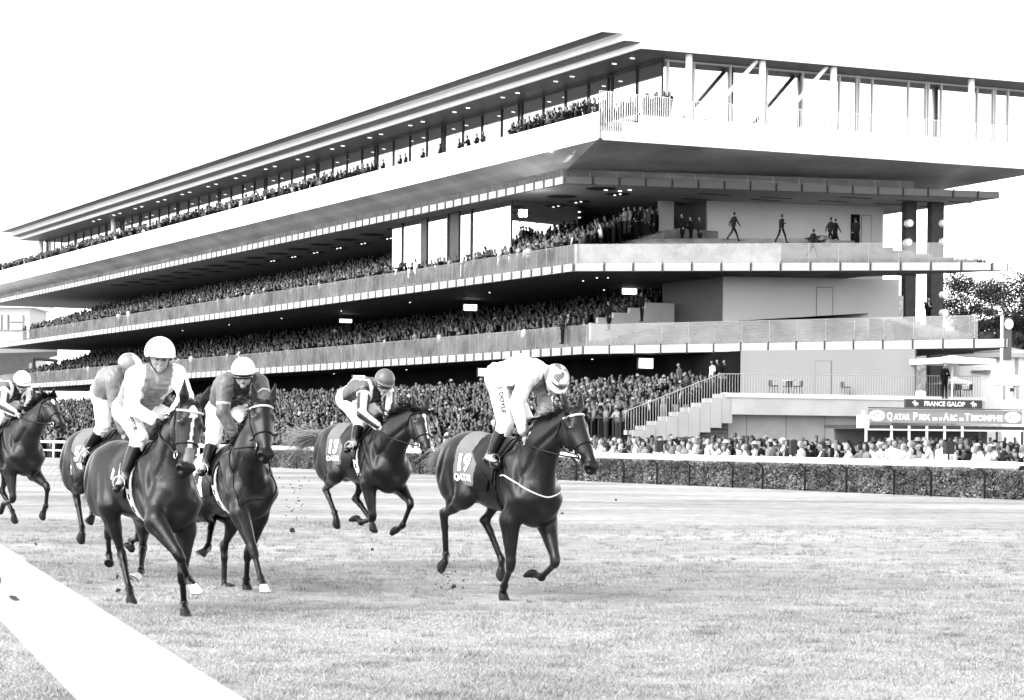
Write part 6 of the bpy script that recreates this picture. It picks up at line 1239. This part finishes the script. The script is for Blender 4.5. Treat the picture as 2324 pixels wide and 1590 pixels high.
# little white box lamp and black loudspeakers on the fence
p = at(*zb(95, 605), 100.0); bx = empty('box_light', p, 0, 'small white box hanging left of the booth', 'lamp'); s = MB(); s.cbox(p + [0, 0, .28], .5, .3, .6, .4); s.cbox(p + [0, 0, .68], .12, .12, .2, .4); lkp(s, 'housing', M['signw'], bx)
for i, (x0, x1, y0, y1, lb) in enumerate(((305, 343, 530, 594, 'leftmost black loudspeaker on the fence, nearest the stairs'), (1040, 1075, 528, 605, 'middle black loudspeaker on a pole behind the hedge'), (1887, 1934, 535, 605, 'black loudspeaker in front of the banner booth, rightmost'))):
    Q_ = fA + fn * 1.0; c_ = on(*z5((x0 + x1) / 2, y1), Q_, fd); tp_ = on(*z5((x0 + x1) / 2, y0), Q_, fd)[2]; wd2 = (x1 - x0) / 2.1925 * .90781 * c_[1] / F
    e_ = empty('loudspeaker', c_, 0, lb, 'loudspeaker', 'black loudspeakers along the fence'); s = MB(); s.cbox((c_[0], c_[1], (c_[2] + tp_) / 2), wd2, .35, tp_ - c_[2], .1); lkp(s, 'cabinet', mat('speaker_black', .012, .6), e_)
    s = MB(); s.cbox((c_[0], c_[1] - .185, (c_[2] + tp_) / 2), wd2 * .85, .02, (tp_ - c_[2]) * .9, .1); lkp(s, 'grille', mat('speaker_grille', .02, .9, bump=.5, bscale=90), e_); s = MB(); s.tube([(c_[0], c_[1], -.3), (c_[0], c_[1], c_[2])], .03, 6); lkp(s, 'pole', M['steel'], e_)
p = fA + fn * 1.9 + fd * along(fA + fn * 1.9, fd, *zb(2240, 900)); p[2] = -.42; person(p, -fn[:2], 'tele', 'grey', 'photographer with a long lens at the right edge behind the rail', None, 1.0)
# high tables and stools on the podium
pod = zp - .3
def stool(p, rz, label): 
    e_ = empty('bar_stool', p, rz, label, 'stool', 'dark bar stools on the podium terrace')
    for sx in (-1, 1):
        for sy in (-1, 1): s = MB(); s.tube([(sx * .24, sy * .24, 0), (sx * .13, sy * .13, .74)], .016, 6); s.build('leg', M['steel'], e_)
    s = MB(); s.prism([(-.2, -.2), (.2, -.2), (.2, .2), (-.2, .2)], .74, .80); s.build('seat', M['steel'], e_); s = MB(); s.prism([(-.21, -.2), (-.18, -.2), (-.18, .2), (-.21, .2)], .80, 1.08); s.build('backrest', M['steel'], e_)
    s = MB(); s.tube([(-.19, -.19, .3), (.19, -.19, .3), (.19, .19, .3), (-.19, .19, .3), (-.19, -.19, .3)], .012, 5); s.build('footrest', M['steel'], e_)
def hightable(p, label):
    e_ = empty('high_table', p, .4, label, 'table', 'high tables on the podium terrace'); s = MB(); s.prism([(.38 * cos(a), .38 * sin(a)) for a in np.linspace(0, 2 * pi, 15)[:-1]], 1.06, 1.11); s.build('table_top', M['fascia'], e_)
    s = MB(); s.tube([(0, 0, .02), (0, 0, 1.06)], .035, 8); s.build('stem', M['steel'], e_); s = MB(); s.prism([(.26 * cos(a), .26 * sin(a)) for a in np.linspace(0, 2 * pi, 15)[:-1]], 0, .025); s.build('foot', M['steel'], e_)
def podpt(x, zf_, off): q = G1 + d1 * off; r_ = on(*zf_(x, 900 if zf_ is zr else 240), q, ee); return np.array([r_[0], r_[1], pod])
grp = ((z5, 1035, (950, 1030, 1085), 'left group before the pale ground-storey wall'), (z5, 1390, (1345, 1410), 'group right of the flush door'), (z5, 1530, (1560, 1590, 1520), 'third group, near the wall corner'), (zr, 1180, (1130, 1230), 'group by the stone pier'), (zr, 1500, (1420, 1450, 1590), 'group under the square parasol'))
for zf_, xt, xs, lb in grp:
    hightable(podpt(xt, zf_, 3.2), 'round high table of the ' + lb)
    for i, x in enumerate(xs): stool(podpt(x, zf_, 2.7 + .5 * (i % 2)), .4 + 1.5 * i, f'dark bar stool, {("leftmost" if x == min(xs) else "rightmost" if x == max(xs) else "middle")} of the ' + lb)
# parasols
M['canvas'] = mat('parasol_canvas', .75, .7, .2)
def parasol(x0, x1, yr, ya, Y, label, square=True, zf_=zr):
    a = at(*zf_(x0, yr), Y); b = at(*zf_(x1, yr), Y); c_ = (a + b) / 2; R_ = np.linalg.norm((b - a)[:2]) / 2; za = at(*zf_((x0 + x1) / 2, ya), Y)[2]; e_ = empty('parasol', (c_[0], c_[1], pod), 0, label, 'parasol', 'white parasols beyond the stand end')
    n = 4 if square else 12; o_ = .39 + pi / 4 * 1.0; rr_ = R_ * (1.15 if square else 1); z0 = a[2] - pod; za -= pod
    ring = [(rr_ * cos(o_ + 2 * pi * i / n), rr_ * sin(o_ + 2 * pi * i / n), z0) for i in range(n)]; mid = [(x * .3, y * .3, z0 + (za - z0) * .45) for x, y, z in ring]; V = ring + mid + [(0, 0, za)] + [(x, y, z - .28) for x, y, z in ring]
    Fc = [[i, (i + 1) % n, n + (i + 1) % n, n + i] for i in range(n)] + [[n + i, n + (i + 1) % n, 2 * n] for i in range(n)] + [[2 * n + 1 + i, 2 * n + 1 + (i + 1) % n, (i + 1) % n, i] for i in range(n)]
    s = MB(); s.add(V, Fc); s.build('canopy', M['canvas'], e_); s = MB(); s.tube([(0, 0, 0), (0, 0, za - .02)], .05, 8); s.build('pole', M['rail'], e_)
parasol(930, 1860, 785, 738, 112, 'large flat square white parasol over the podium, right of the ground-storey wall')
parasol(1225, 1630, 1065, 1000, 122, 'small white parasol seen behind the podium railing', False); parasol(1912, 2420, 1060, 985, 126, 'white round parasol at the right edge beside the white kiosk', False)
parasol(1640, 2080, 878, 850, 140, 'distant pale flat parasol before the trees'); parasol(1730, 2500, 690, 640, 150, 'distant wide pale canopy before the trees at right')
# stone pier beside the steel posts
M['stone'] = mat('rough_stone', .34, .9, .1, nvar=.5, nscale=5, bump=1, bscale=6)
for x0, x1, y0, y1, nm_ in ((950, 1095, 690, 1180, 'stone pier'), (735, 795, 0, 390, 'stone_pier')):
    a = at(*zr(x0, y1), 134); b = at(*zr(x1, y0), 134); s = MB(); s.box(a, ee, d1, np.linalg.norm((b - a)[:2]), .8, max(a[2], 0), b[2]); sp(s, 'stone_pier', M['stone'])
# white kiosk at the far right
a = at(*zr(2010, 1385), 138); b = at(*zr(2600, 770), 138); W_ = np.linalg.norm((b - a)[:2]); ki = empty('kiosk', a, 0, 'white kiosk building with tall windows at the right edge', 'building')
s = MB(); s.box(a, ee, d1, W_, 6, 0, b[2]); lkp(s, 'wall', M['white'], ki); s = MB(); s.box(a - ee * .4 - d1 * .5, ee, d1, W_ + .8, 7, b[2], b[2] + .3); lkp(s, 'roof', M['conc'], ki)
for x, y0, y1 in ((2010, 1080, 1290), (2170, 770, 980), (2180, 1090, 1280), (2110, 1145, 1190)):
    p = on(*zr(x, y1), a, ee); q = on(*zr(x + 45, y0), a, ee); s = MB(); s.box(p - d1 * .03, ee, d1, np.linalg.norm((q - p)[:2]), .03, p[2], q[2]); lkp(s, 'window', M['fascia' if x != 2110 else 'steel'], ki)
# pole banner with round emblem
a = at(*zr(2030, 800), 132); b = at(*zr(2155, 270), 132); pb = empty('pole_banner', (a[0], a[1], 0), 0, 'tall grey pole banner with a white round emblem at the right', 'banner'); s = MB(); c_ = at(*zr(2012, 250), 132); s.tube([(c_[0], c_[1], 0), (c_[0], c_[1], c_[2])], .09, 12); lkp(s, 'pole', M['white'], pb, True)
W_ = np.linalg.norm((b - a)[:2]); s = MB(); s.box(a, ee, d1, W_, .05, a[2], b[2]); lkp(s, 'flag', mat('flag_cloth', .10, .7), pb)
c_ = at(*zr(2093, 352), 132); s = MB(); s.disc(c_ + ne * .06, ne, .33, 28); lkp(s, 'emblem', M['signw'], pb); s = MB(); s.disc(c_ + ne * .07, ne, .2, 20); lkp(s, 'emblem_ring', M['fascia'], pb); s = MB(); s.disc(c_ + ne * .08, ne, .17, 20); lkp(s, 'emblem_centre', M['signw'], pb)
for i, (txt, y) in enumerate((('PARIS', 480),)):
    q = at(*zr(2090, y + 12), 131.7); o = sign_text('lettering', txt, .7, q, ee, (0, 0, 1), M['signw'], None, ne, .0, .02, 2.2) if False else None
# trees
M['bark'] = mat('bark', .04, .9, nvar=.4, nscale=4, bump=.6, bscale=5); M['treeleaf'] = mat('tree_leaves', .1, .8, .03, attr=True)
def tree(x, y, zc_, R_, Hc, label, n=5200, lf=.22, seed=0, zbase=0.0, tone=.055, clumps=26):
    r_ = np.random.default_rng(seed); e_ = empty('tree', (x, y, zbase), 0, label, 'tree', 'trees beyond the stand end')
    top = zc_ + Hc * .4 - zbase; s = MB(); s.tube([(0, 0, 0), (.15, 0, top * .35), (-.1, .1, top * .7), (.05, 0, top)], [.38, .28, .18, .05], 8); cs = []
    for i in range(clumps):
        th = r_.random() * 2 * pi; ph = math.asin(r_.uniform(-.75, 1)); k = r_.uniform(.45, 1.0); c_ = np.array([cos(th) * cos(ph) * R_ * k, sin(th) * cos(ph) * R_ * k, zc_ - zbase + sin(ph) * Hc * k]); cs.append((c_, R_ * r_.uniform(.16, .32)))
        if i % 3 == 0: s.tube([(0, 0, max(top * .3, c_[2] * .6)), c_ * .6 + np.array([0, 0, c_[2] * .25]), c_], [.14, .08, .02], 5)
    s.build('trunk', M['bark'], e_); V = []; C_ = []
    for c_, rr_ in cs:
        m = n // clumps; d = r_.standard_normal((m, 3)); d /= np.linalg.norm(d, axis=1)[:, None]; p = c_ + d * (rr_ * r_.random((m, 1)) ** .45) * [1.25, 1.25, .7]; a_ = r_.standard_normal((m, 3)); a_ /= np.linalg.norm(a_, axis=1)[:, None]; b_ = np.cross(a_, r_.standard_normal((m, 3))); b_ /= np.linalg.norm(b_, axis=1)[:, None]; sz = lf * (.5 + r_.random((m, 1)))
        V.append(np.stack([p - a_ * sz, p + b_ * sz * .5, p + a_ * sz, p - b_ * sz * .5], 1).reshape(-1, 3)); C_.append(np.repeat(tone * (.4 + 1.2 * r_.random(m)) * r_.uniform(.6, 1.5), 4))
    V = np.concatenate(V); N = len(V) // 4; o = link('crown', npmesh('crown', V, np.arange(4 * N).reshape(N, 4), np.concatenate(C_)), M['treeleaf'], e_)
for i, (x, y, Y, R_, Hc, lb, tn_) in enumerate(((2290, 270, 185, 7.6, 5.8, 'large dark pine-like tree at the right edge behind the pole banner', .07), (1880, 480, 190, 3.2, 2.6, 'paler tree left of the pole banner above the first balcony', .10), (2330, 600, 175, 4.4, 4, 'dark tree behind the kiosk at the right edge', .08), (1480, 860, 170, 3.2, 2.6, 'leafy tree seen under the square parasol', .13), (1760, 950, 165, 3.4, 2.7, 'pale leafy tree right of the parasol pole', .17), (1330, 1000, 160, 2, 1.8, 'small tree behind the high tables', .15), (1950, 760, 172, 2.8, 2.2, 'dark tree filling the gap left of the white pole', .08))):
    q = at(*zr(x, y), Y); tree(q[0], q[1], q[2], R_, Hc, lb, (42000 if i == 0 else 17000), .10, i + 3, 0, tn_)
# ---- left background: neighbouring stand canopy and a pale building
nb_ = empty('neighbouring_building', at(-60, 900, 330), 0, 'pale overexposed building with windows at the far left behind the stand', 'building')
z6 = lambda x, y: zz(x, y, 0, 540, 2.905)
M['bwall'] = mat('pale_render_wall', .5, .8); a = at(-160, 990, 330); b = at(*z6(215, 670), 330); s = MB(); s.box(a, (1, 0), (0, 1), b[0] - a[0], 12, 0, b[2]); lkp(s, 'wall', M['bwall'], nb_)
s = MB(); s.box((a[0] - 1, a[1] - 1), (1, 0), (0, 1), b[0] - a[0] + 2, 14, b[2], b[2] + 1.0); lkp(s, 'roof', M['white'], nb_)
for x0, x1, y0, y1 in ((20, 55, 715, 830), (70, 165, 720, 770), (70, 165, 780, 830), (-60, 10, 715, 830)):
    p = at(*z6(x0, y1), 329.5); q = at(*z6(x1, y0), 329.5); s = MB(); s.box(p, (1, 0), (0, 1), q[0] - p[0], .4, p[2], q[2]); lkp(s, 'window', M['fascia'], nb_)
cn = empty('neighbouring_canopy', at(-60, 900, 290), 0, 'pale curved underside of a neighbouring stand roof at the far left', 'canopy')
V = []; 
for i in range(9):
    t = i / 8; x_, y_ = -80 + 300 * t, 985 + 60 * 0; 
    u0, v0 = z6(-80 + 500 * t, 1000 - 14 * t); u1, v1 = z6(-80 + 500 * t, 1170 - 150 * t ** .8); V += [at(u0, v0, 262), at(u1, v1, 330)]
s = MB(); s.add(V + [v + np.array([0, 0, .6]) for v in V], [[2 * i, 2 * i + 2, 2 * i + 3, 2 * i + 1] for i in range(8)] + [[18 + 2 * i, 18 + 2 * i + 1, 18 + 2 * i + 3, 18 + 2 * i + 2] for i in range(8)] + [[2 * i, 18 + 2 * i, 20 + 2 * i, 2 * i + 2] for i in range(8)]); lkp(s, 'underside', mat('canopy_underside', .24, .8), cn)
s = MB(); p = at(*z6(245, 1100), 260); q = at(*z6(245, 1035), 260); s.tube([(p[0], p[1], 0), q], .25, 6); r2 = at(*z6(420, 1055), 260); s.tube([q, r2], .25, 6); lkp(s, 'post', M['steel'], cn)
